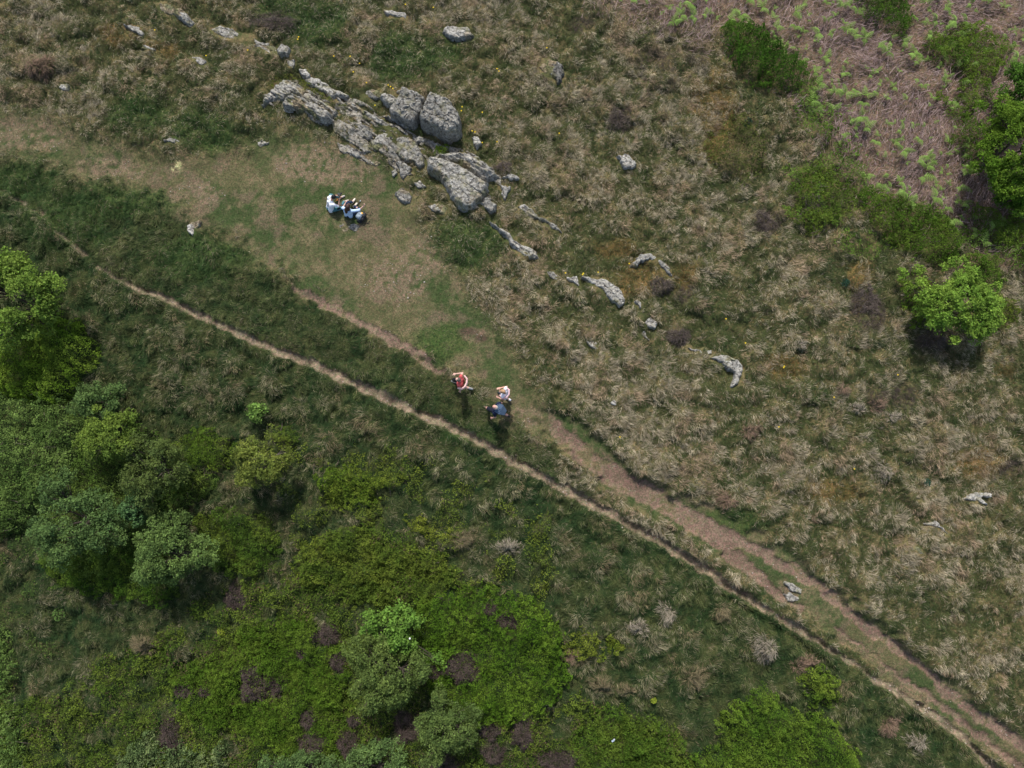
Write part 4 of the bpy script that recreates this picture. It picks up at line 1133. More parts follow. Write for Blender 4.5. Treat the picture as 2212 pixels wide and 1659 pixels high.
# dark heather and dead gorse cushions
for (u, v, ru, rv, h, lab) in HB:
    dome_bush('heather_bush', lab, 'heather', u, v, ru, rv, h + .12, (.052, .038, .031), tip=(.110, .082, .068), group='dark heather bushes on the lower slope', dens=2600)
HB2 = [(1085,366,22,13,.25,'purplish heather bush tucked under the big smooth boulder uphill side'),
 (598,52,52,16,.22,'grey-purple heather bank near the top left edge'),
 (1335,262,26,24,.25,'heather patch on open moor right of the split boulders'),
 (1428,620,26,18,.28,'dark heather tuft at the end of the arching rim'),
 (1468,728,26,16,.2,'grey heather right of the slanting blade of rock'),
 (1650,482,24,22,.25,'brown heather at the left margin of the gorse'),
 (1868,650,30,34,.25,'dark heather left of the lime-green tree'),
 (1755,445,26,28,.3,'twiggy dark heather inside the leggy gorse'),
 (2010,735,30,16,.2,'shaded heather below the lime-green tree')]
for (u, v, ru, rv, h, lab) in HB2:
    dome_bush('heather_bush', lab, 'heather', u, v, ru, rv, h, (.078, .060, .050), tip=(.138, .110, .092), group='heather bushes on the upper moor', dens=1700)

# ================================================================== TREES
tree('broadleaf_tree', 'light green leafy tree cut by the left edge of the picture', 45, 655, 92, 100, 3.2, (.10, .17, .035), (.16, .235, .055), leaf=.052, nleaf=24000, clump=.26, seed=1, trunk_r=.10)
tree('willow_tree', 'small grey-green willow topmost in the left group', 222, 868, 52, 42, 2.0, (.06, .10, .045), (.085, .13, .055), leaf=.045, nleaf=9000, clump=.2, seed=2, aspect=.6, group='willows on the lower left slope')
tree('willow_tree', 'yellowish green willow crown over the upper part of the left group', 245, 945, 62, 58, 2.6, (.075, .115, .03), (.12, .165, .04), leaf=.045, nleaf=13000, clump=.22, seed=3, aspect=.62, group='willows on the lower left slope')
tree('willow_tree', 'dull olive willow, right side of the left group, brown stems showing', 335, 1015, 62, 72, 2.7, (.055, .08, .035), (.085, .11, .04), leaf=.042, nleaf=15000, clump=.22, seed=4, aspect=.6, bare=.3, group='willows on the lower left slope')
tree('willow_tree', 'largest grey-green willow, lower left in the group', 175, 1125, 86, 84, 3.0, (.055, .095, .045), (.085, .13, .055), leaf=.045, nleaf=24000, clump=.25, seed=5, aspect=.6, group='willows on the lower left slope')
tree('willow_tree', 'pale two-toned willow standing lowest and rightmost in the group', 368, 1188, 74, 78, 2.6, (.06, .095, .04), (.105, .155, .06), leaf=.045, nleaf=19000, clump=.24, seed=6, aspect=.6, group='willows on the lower left slope')
tree('willow_tree', 'small blue-green sapling squeezed between the lower willows', 302, 1098, 28, 26, 1.9, (.055, .105, .055), (.08, .14, .075), leaf=.05, nleaf=4000, clump=.16, seed=7, aspect=.62, group='willows on the lower left slope')
tree('hawthorn', 'yellow-green hawthorn alone in the grass below the footpath', 565, 1002, 56, 50, 2.3, (.10, .135, .035), (.165, .195, .05), leaf=.038, nleaf=12000, clump=.19, seed=8, aspect=.7, extra=[(585, 945, 1.6), (588, 928, 1.6), (625, 975, 1.2)], bark=(.13, .11, .09))
tree('sapling', 'little fresh green sapling above the hawthorn', 558, 890, 18, 17, .9, (.10, .18, .05), (.15, .24, .07), leaf=.07, nleaf=650, clump=.13, seed=9, trunk_r=.02, cat='sapling')
tree('maple_sapling', 'bright large-leaved maple with two white blossoms at bottom centre', 850, 1355, 56, 46, 1.9, (.085, .17, .035), (.125, .22, .05), leaf=.065, nleaf=4600, clump=.2, seed=10, trunk_r=.035, cat='maple', extra=[(862, 1305, 1.2), (880, 1320, 1.2), (945, 1420, .9), (955, 1432, .9)])
tree('willow_tree', 'round olive-green willow directly below the bright maple', 832, 1450, 80, 74, 2.6, (.06, .09, .035), (.105, .14, .05), leaf=.042, nleaf=21000, clump=.24, seed=11, aspect=.6)
tree('willow_tree', 'thin grey-green willow below right of the round olive one', 962, 1568, 60, 62, 2.1, (.055, .085, .035), (.095, .13, .05), leaf=.042, nleaf=13000, clump=.2, seed=12, aspect=.6)
tree('willow_tree', 'pale silvery willow cut by the bottom edge', 815, 1655, 78, 52, 2.0, (.06, .10, .045), (.10, .15, .065), leaf=.042, nleaf=14000, clump=.22, seed=13, aspect=.6)
tree('willow_tree', 'low silvery willow at the bottom edge, left of the pale one', 665, 1660, 70, 36, 1.6, (.055, .095, .045), (.09, .135, .06), leaf=.042, nleaf=10000, clump=.2, seed=14, aspect=.6)
tree('oak_tree', 'lime-green young oak standing by the lower end of the bracken', 2070, 665, 84, 66, 2.1, (.10, .19, .035), (.19, .29, .06), leaf=.045, nleaf=26000, clump=.20, gaps=.75, seed=15, trunk_r=.06, cat='oak', extra=[(1948, 592, .8), (1962, 622, .8), (1985, 585, 1.0), (1990, 612, 1.1), (2005, 640, 1.2), (2062, 568, 1.7), (2040, 578, 1.6), (2078, 560, 1.5), (2150, 620, 1.4), (2160, 660, 1.2), (2062, 735, 1.3), (2110, 722, 1.2), (1985, 670, 1.0)])
tree('broadleaf_tree', 'large bright green tree leaning in from the right edge', 2185, 325, 92, 110, 3.0, (.065, .135, .016), (.115, .19, .028), leaf=.042, nleaf=40000, clump=.25, seed=16, trunk_r=.09)
tree('broadleaf_tree', 'darker tree in the right edge above the large bright one', 2205, 200, 48, 56, 2.2, (.05, .12, .02), (.085, .165, .03), leaf=.042, nleaf=14000, clump=.22, seed=17)
tree('broadleaf_tree', 'leafy branch end low at the right edge, under the large bright tree', 2200, 425, 50, 42, 1.8, (.055, .12, .016), (.09, .16, .025), leaf=.042, nleaf=12000, clump=.2, seed=18)

SAP = [(795,1230,12,'bright seedling on the bilberry patch at centre'), (768,1262,12,'second bright seedling on the bilberry patch, lower down'),
       (560,1492,10,'yellow seedling poking out of the largest dark heather bush'), (483,1362,11,'yellow-leaved seedling at the top of the broad green cushion'),
       (133,1325,15,'small light bush in the grass under the willows'), (1410,1510,6,'tiny yellow-green seedling in the tussocks at bottom centre'),
       (1825,612,9,'dark rosette plant in orange moss left of the lime-green tree'), (1615,266,9,'dark rosette plant on the moor at the edge of the bracken'),
       (2002,1042,8,'small rosette plant far right above the dirt track')]
for i, (u, v, r_, lab) in enumerate(SAP):
    X, Y, Z = P(u, v)
    k = .0182; n = 110
    dk = 'dark rosette' in lab or 'rosette' in lab
    ang = rng.uniform(0, 6.28, n); rr = rng.random(n) ** .5 * r_ * k
    pos = np.stack([X + np.cos(ang) * rr, Y + np.sin(ang) * rr, hgt(X + np.cos(ang) * rr, Y + np.sin(ang) * rr) + (.12 if dk else .45) * (1 - .6 * rr / (r_ * k)) + rng.normal(0, .03, n)], 1)
    nr = rng.normal(0, .4, (n, 3)); nr[:, 2] = 1
    base = carr(.03, .075, .045) if dk else (carr(.22, .27, .03) if 'yellow' in lab else carr(.11, .19, .045))
    root = empty('seedling', (X, Y, Z)); tag(root, lab, 'seedling')
    leaves(pos, nr, rng.uniform(.05, .085, n), base * rng.uniform(.7, 1.2, n)[:, None], 'foliage', parent=root, loc=(X, Y, Z))
    tubes_obj('stem', [([np.array([X, Y, Z - .05]), np.array([X + .01, Y, Z + .15]), np.array([X, Y, Z + (.1 if dk else .4)])], [.012, .01, .006])], (.12, .10, .06), parent=root, loc=(X, Y, Z), sides=5)

grass_layers()

# ================================================================== DEAD BRACKEN
def bracken():
    x, y = rand_pts(300.0)
    b = look(ZN['brack'], x, y)
    lm = look(LEAFMASK, x, y)
    patch = fbm(x, y, 1.5, 301, 3)
    keep = (rng.random(len(x)) < b * (.35 + .9 * sstep(.38, .6, patch)) * (1 - .55 * lm))
    x, y = x[keep], y[keep]; n = len(x)
    main = math.radians(38) + (noise(x, y, 1.2, 303) - .5) * 2.2
    ang = main + rng.normal(0, .45, n) + (rng.random(n) < .22) * rng.normal(0, 1.2, n)
    L = rng.uniform(.18, .75, n); L = np.where(rng.random(n) < .5, L * .5, L)
    c1 = lerp(carr(.19, .125, .112), carr(.50, .37, .33), rng.random(n)[:, None] ** 1.5)
    c1 = c1 * rng.uniform(.45, 1.15, n)[:, None]
    z = hgt(x, y) + rng.random(n) ** 1.5 * .26
    o = blades('dead_bracken', x, y, z, ang, L, np.abs(rng.normal(.12, .15, n)), rng.uniform(.008, .015, n), c1 * .85, c1, mat=M_TWIG, roll=.3)
    tag(o, 'pinkish brown mat of fallen dead bracken stems at the upper right', 'dead bracken', kind='stuff')
bracken()

def fern_proto(seed):
    r = np.random.default_rng(seed)
    V = []; T = []; Cc = []
    nf = [2, 3, 1, 2][seed % 4]
    a0 = r.uniform(0, 6.28)
    for f in range(nf):
        a = a0 + f * r.uniform(1.2, 2.6)
        L = r.uniform(.22, .38)
        d = np.array([math.cos(a), math.sin(a), 0.0]); s = np.array([-d[1], d[0], 0.0])
        st = np.array([0, 0, .16 + .1 * r.random()])
        tone = r.uniform(.65, 1.2)
        # rachis
        pts = [st + d * L * t + np.array([0, 0, .10 * math.sin(t * 2.6)]) for t in np.linspace(0, 1, 9)]
        for i in range(8):
            o = len(V); w_ = .006
            V += [pts[i] - s * w_, pts[i] + s * w_, pts[i + 1] + s * w_ * .7, pts[i + 1] - s * w_ * .7]
            T += [(o, o + 1, o + 2), (o, o + 2, o + 3)]; Cc += [(.15, .22, .05)] * 4
        o = len(V)
        V += [np.array([-.006, 0, -.05]), np.array([.006, 0, -.05]), st + s * .006, st - s * .006]
        T += [(o, o + 1, o + 2), (o, o + 2, o + 3)]; Cc += [(.16, .2, .06)] * 4
        # pinnae: pairs shrinking to the tip, each toothed with its own leaflets
        for i in range(1, 9):
            t = i / 9.0
            p = st + d * L * t + np.array([0, 0, .10 * math.sin(t * 2.6)])
            pl = L * .40 * (1 - t) ** .9 + .008
            for sg in (-1, 1):
                ax = (s * sg * .9 + d * .42); ax /= np.linalg.norm(ax)
                bx_ = np.cross(ax, [0, 0, 1.0])
                m = 4
                for j in range(m):
                    q = p + ax * pl * (j / m) + np.array([0, 0, -.03 * (j / m)])
                    q2 = p + ax * pl * ((j + 1.15) / m) + np.array([0, 0, -.03 * ((j + 1) / m)])
                    ww = pl * .19 * (1 - j / m) + .005
                    o = len(V)
                    V += [q, (q + q2) / 2 + bx_ * ww, q2, (q + q2) / 2 - bx_ * ww]
                    T += [(o, o + 1, o + 2), (o, o + 2, o + 3)]
                    cc = carr(.19, .30, .065) * tone * r.uniform(.85, 1.15)
                    Cc += [tuple(cc)] * 4
    return np.array(V), np.array(T), np.array(Cc)

def ferns():
    protos = []
    for s in range(6):
        V, T, c = fern_proto(s + 20)
        protos.append((V, T, c))
    cand = []
    r = np.random.default_rng(5)
    u = r.uniform(1300, 2225, 5200); v = r.uniform(-10, 640, 5200)
    inb = sd_poly(u, v, BRACKEN)
    cl = noise(u, v, 90, 401)
    ok = (inb > -25) & (r.random(5200) < .30 + .5 * sstep(.45, .7, cl))
    ok &= ~((inb < 8) & (r.random(5200) < .8))
    ok &= ~((u > 2090) & (v > 150) & (v < 460)) & ~((u > 1950) & (v > 560))
    # keep apart
    pts = []
    for a, b in zip(u[ok], v[ok]):
        if all((a - p) ** 2 + (b - q) ** 2 > 13 ** 2 for p, q in pts):
            pts.append((a, b))
        if len(pts) >= 290: break
    first = {}
    for i, (a, b) in enumerate(pts):
        k = i % 6
        X, Y, Z = P(a, b)
        if k not in first:
            V, T, c = protos[k]
            o = mesh_obj('bracken_fern', V, tris=T, mat=M_LEAF, col=c); first[k] = o
        else:
            o = first[k].copy(); C.objects.link(o)
        o.location = (X, Y, Z + .05); o.rotation_euler = (r.normal(0, .12), r.normal(0, .12), r.uniform(0, 6.28))
        sc_ = r.choice([.6, .8, 1.0, 1.25, 1.5]) * r.uniform(.9, 1.1); o.scale = (sc_,) * 3
        tag(o, 'young bracken fern with fresh yellow-green fronds rising through the dead bracken', 'fern', 'young bracken ferns in the dead bracken')
ferns()

# ================================================================== TUSSOCKS THAT STAND OUT
TUS = [(1732,1430,24,0,'rust-brown tussock just above the small bright bush by the footpath'),
 (1560,1322,24,1,'brown-centred tussock above the ditch beside the footpath'), (1652,1402,32,2,'wide pale-topped tussock below the ditch'),
 (1232,1417,20,0,'pinkish tussock at the right rim of the large bottom cushion'), (1918,1566,24,0,'brown tussock left of the path near the bottom right'),
 (998,1165,30,1,'long tan tussock right of the yellow-green bush pair'), (1098,1182,28,2,'spiky grey-straw tussock in the lower grass at centre'),
 (1822,842,18,0,'small round brown tussock, upper one of the right-hand cluster'), (1852,882,20,2,'whitish tussock in the middle of the right-hand cluster'),
 (1896,876,20,0,'round tan tussock at the right of the cluster'), (1926,900,17,2,'pale tussock at the right end of the cluster'),
 (1568,1080,26,0,'large tan tussock overhanging the upper edge of the dirt track'), (1622,932,22,0,'pinkish brown tussock on the moor above the dirt track'),
 (1905,1017,24,2,'straw tussock on the open slope above the thin curved rim'), (92,150,34,0,'largest pale brown tussock in the upper left corner region'),
 (312,1393,32,1,'sprawling straw tussock below the willows, at the edge of the green cushion'), (1375,1355,24,2,'white-tipped tussock at right of the large bottom cushion'),
 (1442,1325,26,2,'tussock with a curl of cream dead leaves on top'), (1500,1460,30,1,'broad olive tussock above the brightest gorse cushion'),
 (1300,1480,30,1,'rounded olive-tan tussock, left of a matching pair at bottom centre'), (1352,1490,22,1,'tan tussock, right of the pair at bottom centre'),
 (1980,1600,24,2,'straggly straw tussock nearest the bottom right corner'), (1730,745,16,2,'feathery white tussock below the crescent-shaped boulder crest')]
for i, (u, v, rr_, kind_, lab) in enumerate(TUS):
    X, Y, Z = P(u, v)
    R = rr_ * .0182
    n = int(700 * (rr_ / 20) ** 1.7)
    th = rng.uniform(0, 6.283, n); rad = rng.random(n) ** .55
    le = rng.uniform(0, 6.283); el_ = rng.uniform(.55, 1.0)
    lb = 1 + .3 * np.sin(2 * th + le) + .2 * np.sin(3 * th + 2 * le)
    x = X + np.cos(th) * rad * R * .8 * lb; y = Y + np.sin(th) * rad * R * .8 * el_ * lb
    hh = .30 * (rr_ / 24)
    z = hgt(x, y) + hh * (1 - rad ** 2) * .8 - .02
    tip = [carr(.30, .20, .135), carr(.25, .20, .11), carr(.40, .34, .25)][kind_]
    grn = rng.random(n) < (.12 + .7 * rad ** 2 * (.6 if kind_ == 0 else 1))
    c1 = np.where(grn[:, None], carr(.09, .105, .04), tip) * rng.uniform(.65, 1.3, n)[:, None]
    aa = np.arctan2(np.sin(th) * rad + .7 * math.sin(le), np.cos(th) * rad + .7 * math.cos(le)) + (noise(x, y, .1, 900 + i) - .5) * 3.2
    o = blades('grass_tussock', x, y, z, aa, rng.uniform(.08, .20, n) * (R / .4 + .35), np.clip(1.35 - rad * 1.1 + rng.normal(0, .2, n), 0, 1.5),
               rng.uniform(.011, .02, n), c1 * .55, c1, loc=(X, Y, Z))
    tag(o, lab, 'tussock', 'grass tussocks that stand out')

# ================================================================== FLOWERS, PEBBLES, LITTER
def flower():
    V = []; T = []
    for k in range(6):
        a = k * 1.047; p = np.array([math.cos(a), math.sin(a), .25]) * .028
        q = np.array([-math.sin(a), math.cos(a), 0]) * .011
        o = len(V); V += [np.array([0, 0, .0]), p * .6 - q, p, p * .6 + q]; T += [(o, o + 1, o + 2), (o, o + 2, o + 3)]
    nf = len(V)
    V += [np.array([-.003, 0, -.2]), np.array([.003, 0, -.2]), np.array([.003, 0, 0]), np.array([-.003, 0, 0])]
    T += [(nf, nf + 1, nf + 2), (nf, nf + 2, nf + 3)]
    c = [(.75, .55, .03)] * nf + [(.08, .13, .03)] * 4
    return np.array(V), np.array(T), np.array(c)
fl = None
FL = tm([(420,50),(65,385),(125,430),(85,485),(170,555),(325,580),(340,592),(310,570),(1010,465),(1022,480),(225,700),(785,710),(780,735),(915,745),(850,865),(868,872),(1410,880),(1010,935),(915,940),(1330,330),(600,70)]) \
   + tl([(1945,260),(2170,380),(1350,380),(1020,215),(1618,345),(1940,275)]) + cm([(1860,60),(1660,115),(1560,130),(1565,122),(1800,1175),(1450,120)]) \
   + cr_([(270,415),(395,570),(645,720),(1375,775),(965,920),(1095,1380),(610,1110),(640,728)])
for (u, v) in FL:
    X, Y, Z = P(u, v)
    if fl is None:
        V, T, c = flower(); o = fl = mesh_obj('wild_flower', V, tris=T, mat=M_LEAF, col=c)
    else:
        o = fl.copy(); C.objects.link(o)
    o.location = (X, Y, Z + .22); o.rotation_euler = (0, 0, rng.uniform(0, 6))
    o.scale = (1.15,) * 3
    tag(o, 'small yellow wild flower in the rough moor grass', 'flower', 'yellow wild flowers on the moor')

def pebbles():
    x, y = rand_pts(60.0, 20)
    f = look(ZN['foot'], x, y); t = look(ZN['track'], x, y); tu = look(ZN['turf'], x, y) * look(ZN['brown'], x, y)
    k = rng.random(len(x)) < np.maximum(np.maximum(f * 1.3, t * .16), tu * .25)
    x, y = x[k], y[k]; n = len(x)
    base = np.array([(1, 0, 0), (0, 1, 0), (-1, 0, 0), (0, -1, 0), (0, 0, .7), (0, 0, -.5)], float)
    Tt = np.array([(0, 1, 4), (1, 2, 4), (2, 3, 4), (3, 0, 4), (1, 0, 5), (2, 1, 5), (3, 2, 5), (0, 3, 5)])
    s = rng.uniform(.010, .026, n) * np.where(rng.random(n) < .05, 1.8, 1)
    V = base[None] * s[:, None, None] * rng.uniform(.6, 1.3, (n, 6, 1))
    a = rng.uniform(0, 6.28, n); ca, sa = np.cos(a)[:, None], np.sin(a)[:, None]
    V = np.stack([V[..., 0] * ca - V[..., 1] * sa, V[..., 0] * sa + V[..., 1] * ca, V[..., 2]], -1)
    V += np.stack([x, y, hgt(x, y) + s * .3], 1)[:, None]
    T = (Tt[None] + 6 * np.arange(n)[:, None, None]).reshape(-1, 3)
    c = lerp(carr(.20, .155, .125), carr(.42, .36, .30), rng.random(n)[:, None])
    o = mesh_obj('pebbles', V.reshape(-1, 3), tris=T, mat=M_PEB, col=np.repeat(c, 6, 0))
    tag(o, 'loose gravel and pale chips on the paths', 'gravel', kind='stuff')
pebbles()

# ================================================================== PEOPLE
def uv_cone(p0, p1, r0, r1, n=12, m=4):
    """rounded tapered limb as a closed mesh"""
    p0 = np.array(p0, float); p1 = np.array(p1, float)
    d = p1 - p0; L = np.linalg.norm(d); d = d / (L + 1e-9) if L > 1e-6 else np.array([0, 0, 1.0])
    a = np.cross(d, [0, 0, 1.0]) if abs(d[2]) < .9 else np.cross(d, [1.0, 0, 0])
    a /= np.linalg.norm(a); b = np.cross(d, a)
    rings = []
    for i in range(1, m + 1):
        t = math.pi / 2 * i / m
        rings.append((p0 - d * r0 * math.cos(t), r0 * math.sin(t)))
    for i in range(m, 0, -1):
        t = math.pi / 2 * i / m
        rings.append((p1 + d * r1 * math.cos(t), r1 * math.sin(t)))
    V = [p0 - d * r0]; F = []
    for c, r in rings:
        for k in range(n):
            th = 2 * math.pi * k / n
            V.append(c + (a * math.cos(th) + b * math.sin(th)) * r)
    V.append(p1 + d * r1)
    R = len(rings)
    for k in range(n): F.append((0, 1 + (k + 1) % n, 1 + k))
    for i in range(R - 1):
        for k in range(n):
            x = 1 + i * n + k; y = 1 + i * n + (k + 1) % n
            F.append((x, y, y + n, x + n))
    e = len(V) - 1
    for k in range(n): F.append((e, 1 + (R - 1) * n + k, 1 + (R - 1) * n + (k + 1) % n))
    return V, F

def ellipsoid(c, rx, ry, rz, axes=None, n=16, m=10):
    V = []; F = []
    c = np.array(c, float)
    A = np.eye(3) if axes is None else np.array(axes, float)
    V.append(c + A[2] * rz)
    for i in range(1, m):
        t = math.pi * i / m
        for k in range(n):
            th = 2 * math.pi * k / n
            V.append(c + A[0] * rx * math.sin(t) * math.cos(th) + A[1] * ry * math.sin(t) * math.sin(th) + A[2] * rz * math.cos(t))
    V.append(c - A[2] * rz)
    for k in range(n): F.append((0, 1 + k, 1 + (k + 1) % n))
    for i in range(m - 2):
        for k in range(n):
            x = 1 + i * n + k; y = 1 + i * n + (k + 1) % n
            F.append((x, x + n, y + n, y))
    e = len(V) - 1; b = 1 + (m - 2) * n
    for k in range(n): F.append((e, b + (k + 1) % n, b + k))
    return V, F

def boxm(c, sx, sy, sz, ax=None):
    c = np.array(c, float); A = np.eye(3) if ax is None else np.array(ax, float)
    V = [c + A[0] * sx * i + A[1] * sy * j + A[2] * sz * k for i in (-.5, .5) for j in (-.5, .5) for k in (-.5, .5)]
    F = [(0, 1, 3, 2), (4, 6, 7, 5), (0, 4, 5, 1), (2, 3, 7, 6), (0, 2, 6, 4), (1, 5, 7, 3)]
    return V, F

def blend(name, parts, mat, parent, voxel=.009, smooth=2, bevel=0):
    """join closed shapes and melt them into one continuous surface"""
    V = []; F = []
    for v, f in parts:
        o = len(V); V += [tuple(p) for p in v]; F += [tuple(i + o for i in q) for q in f]
    me = bpy.data.meshes.new(name); me.from_pydata(V, [], F); me.update()
    me.materials.append(mat)
    o = bpy.data.objects.new(name, me); C.objects.link(o); o.parent = parent
    if voxel:
        r = o.modifiers.new('remesh', 'REMESH'); r.mode = 'VOXEL'; r.voxel_size = voxel; r.use_smooth_shade = True
        if smooth:
            s_ = o.modifiers.new('smooth', 'SMOOTH'); s_.factor = .5; s_.iterations = smooth
    elif bevel:
        b = o.modifiers.new('bevel', 'BEVEL'); b.width = bevel; b.segments = 3
    return o

def unit(v):
    v = np.array(v, float); return v / (np.linalg.norm(v) + 1e-9)

def hand(wrist, fingers_dir, palm_n, side, curl=.35, sc_=1.0):
    """palm, four bent fingers of unequal length and a thumb from the side of the palm"""
    f = unit(fingers_dir); n_ = unit(np.array(palm_n) - f * np.dot(palm_n, f)); s_ = np.cross(n_, f) * side
    w_ = np.array(wrist, float); P_ = []
    pc = w_ + f * .05 * sc_
    P_.append(ellipsoid(pc, .052 * sc_, .040 * sc_, .017 * sc_, [f, s_, n_]))
    for i, (off, ln) in enumerate(((.030, .068), (.010, .078), (-.010, .072), (-.029, .056))):
        b0 = w_ + f * .088 * sc_ + s_ * off * sc_
        d1 = unit(f * math.cos(curl * .6) + n_ * math.sin(curl * .6)); d2 = unit(f * math.cos(curl * 1.6) + n_ * math.sin(curl * 1.6))
        m_ = b0 + d1 * ln * .5 * sc_; e_ = m_ + d2 * ln * .5 * sc_
        P_.append(uv_cone(b0 - f * .02, m_, .0092, .0088, 8, 2)); P_.append(uv_cone(m_, e_, .0088, .0075, 8, 2))
    t0 = w_ + f * .03 * sc_ + s_ * .034 * sc_
    t1 = t0 + unit(f * .7 + s_ * .7 + n_ * .2) * .035 * sc_
    P_.append(uv_cone(t0, t1, .012, .0105, 8, 2)); P_.append(uv_cone(t1, t1 + unit(f + s_ * .2 + n_ * .35) * .03 * sc_, .0105, .0085, 8, 2))
    return P_

def person(label, anchor, yaw, J, skin, hairc, shirt, legs, shoes, hair='short', shirt_len=.0, sleeves=.55, leg_cover=1.0, sock=None, face=None, fem=False, shirt_mat=None, build=1.0):
    root = empty('person', anchor, yaw)
    tag(root, label, 'person')
    j = {k: np.array(v, float) for k, v in J.items()}
    B = build
    ms = cloth_mat('skin', skin, .55, 30, .06, .35)
    pel, che, nek, hed = j['pelvis'], j['chest'], j['neck'], j['head']
    f = unit(face if face is not None else (1, 0, 0))
    up_h = unit(hed - nek); f = unit(f - up_h * np.dot(f, up_h)); lf = np.cross(up_h, f)
    hipL, hipR = j['hipL'], j['hipR']; shL, shR = j['shL'], j['shR']
    P_ = []
    # torso
    mid = (pel + che) / 2
    lat = unit(shL - shR); lath = unit(hipL - hipR)
    for sg in (-1, 1):
        P_.append(uv_cone(pel + lath * sg * .07, mid + lat * sg * .055, .105 * B, .098 * B))
        P_.append(uv_cone(mid + lat * sg * .055, che + lat * sg * .075, .098 * B, .112 * B))
        P_.append(uv_cone(che + lat * sg * .06, (shL if sg > 0 else shR) - lat * sg * .015, .085 * B, .058))
    P_.append(uv_cone(che, nek, .09, .055)); P_.append(uv_cone(nek, hed - up_h * .04, .055, .052))
    # head with jaw, nose and ears
    P_.append(ellipsoid(hed + up_h * .015, .098, .078, .115, [f, lf, up_h]))
    P_.append(ellipsoid(hed - up_h * .055 + f * .035, .055, .052, .06, [f, lf, up_h]))
    P_.append(uv_cone(hed + f * .088 + up_h * .015, hed + f * .108 - up_h * .018, .009, .014, 8, 2))
    for sg in (-1, 1):
        P_.append(ellipsoid(hed + lf * sg * .078 - f * .005, .017, .009, .03, [f, lf, up_h], 8, 6))
    # arms
    for sd, pn in (('L', 1), ('R', -1)):
        P_.append(uv_cone(j['sh' + sd], j['el' + sd], .050 * B, .038 * B)); P_.append(uv_cone(j['el' + sd], j['ha' + sd], .038 * B, .026))
        fd = unit(j['ha' + sd] - j['el' + sd])
        pnv = j.get('pn' + sd, np.array([0, -pn * .3, -1.0]))
        P_ += hand(j['ha' + sd], j.get('fd' + sd, fd), pnv, pn, curl=float(j.get('curl' + sd, np.array(.4))))
    # legs
    for sd in 'LR':
        P_.append(uv_cone(j['hip' + sd], j['kn' + sd], .088 * B, .058 * B)); P_.append(uv_cone(j['kn' + sd], j['an' + sd], .056 * B, .036))
        k2 = j['kn' + sd] * .68 + j['an' + sd] * .32
        P_.append(ellipsoid(k2 - unit(j['to' + sd] - j['an' + sd]) * .012, .055, .05, .10, None, 10, 8))
        P_.append(uv_cone(j['an' + sd] - [0, 0, .02], j['to' + sd], .036, .028))
    blend('body', P_, ms, root, .0075, 2)
    # eyes, mouth
    me_ = cloth_mat('eye', (.05, .04, .035), .3, 10, .02, .5)
    for sg in (-1, 1):
        blend('eye', [ellipsoid(hed + f * .088 + lf * sg * .031 + up_h * .018, .010, .013, .009, [f, lf, up_h], 8, 6)], me_, root, 0)
    blend('mouth', [ellipsoid(hed + f * .085 - up_h * .052, .008, .022, .006, [f, lf, up_h], 8, 6)], cloth_mat('lips', (.35, .13, .11), .5, 10, .02), root, 0)
    # hair
    mh = cloth_mat('hair', hairc, .55, 150, .35, .3)
    Hh = [ellipsoid(hed + up_h * .032 - f * .016, .102, .087, .107, [f, lf, up_h])]
    if hair == 'crop': Hh = [ellipsoid(hed + up_h * .028 - f * .022, .094, .083, .102, [f, lf, up_h])]
    if hair == 'thin': Hh = [ellipsoid(hed + up_h * .005 - f * .032, .082, .084, .098, [f, lf, up_h])]
    if hair == 'long':
        Hh += [uv_cone(hed - f * .06 + up_h * .03, nek - f * .09 + lf * .02, .085, .075), uv_cone(nek - f * .09 + lf * .03, nek - f * .12 - up_h * .10, .075, .05),
               uv_cone(hed + lf * .07, nek + lf * .07 - f * .05, .03, .035), uv_cone(hed - lf * .07, nek - lf * .07 - f * .05, .03, .035)]
    if hair == 'bun':
        Hh += [ellipsoid(hed - f * .075 + up_h * .085, .048, .052, .045), uv_cone(hed - f * .08 + lf * .03, nek - f * .07 + lf * .04, .05, .022), uv_cone(hed + f * .06 + lf * .06 + up_h * .04, hed + f * .04 + lf * .08 - up_h * .04, .018, .012)]
    blend('hair', Hh, mh, root, .008, 1)
    # shirt
    S_ = []
    e = .020
    for sg in (-1, 1):
        S_.append(uv_cone(pel + lath * sg * .075 + (che - pel) * (-.05 - shirt_len), mid + lat * sg * .06, (.115 + shirt_len * .12) * B, .108 * B + e * .5))
        S_.append(uv_cone(mid + lat * sg * .06, che + lat * sg * .078, .108 * B + e * .5, .114 * B + e * .4))
        S_.append(uv_cone(che + lat * sg * .06, (shL if sg > 0 else shR) - lat * sg * .015, .092 * B, .064 + e * .3))
        sd = 'L' if sg > 0 else 'R'
        en = j['sh' + sd] + (j['el' + sd] - j['sh' + sd]) * min(1, sleeves) if sleeves > 0 else None
        if en is not None: S_.append(uv_cone(j['sh' + sd], en, .060 * B, .056 * B + (.008 if fem else 0)))
        if sleeves > 1: S_.append(uv_cone(j['el' + sd], j['el' + sd] + (j['ha' + sd] - j['el' + sd]) * (sleeves - 1), .052 * B, .042))
    S_.append(uv_cone(che, che + (nek - che) * .75, .098, .070))
    so = blend('shirt', S_, shirt_mat or cloth_mat('shirt_cloth', shirt, .9, 25, .10), root, .010, 2)
    # trousers, shorts or skirt
    T_ = [uv_cone(pel + lath * .07, pel - lath * .07, .118 * B, .118 * B)]
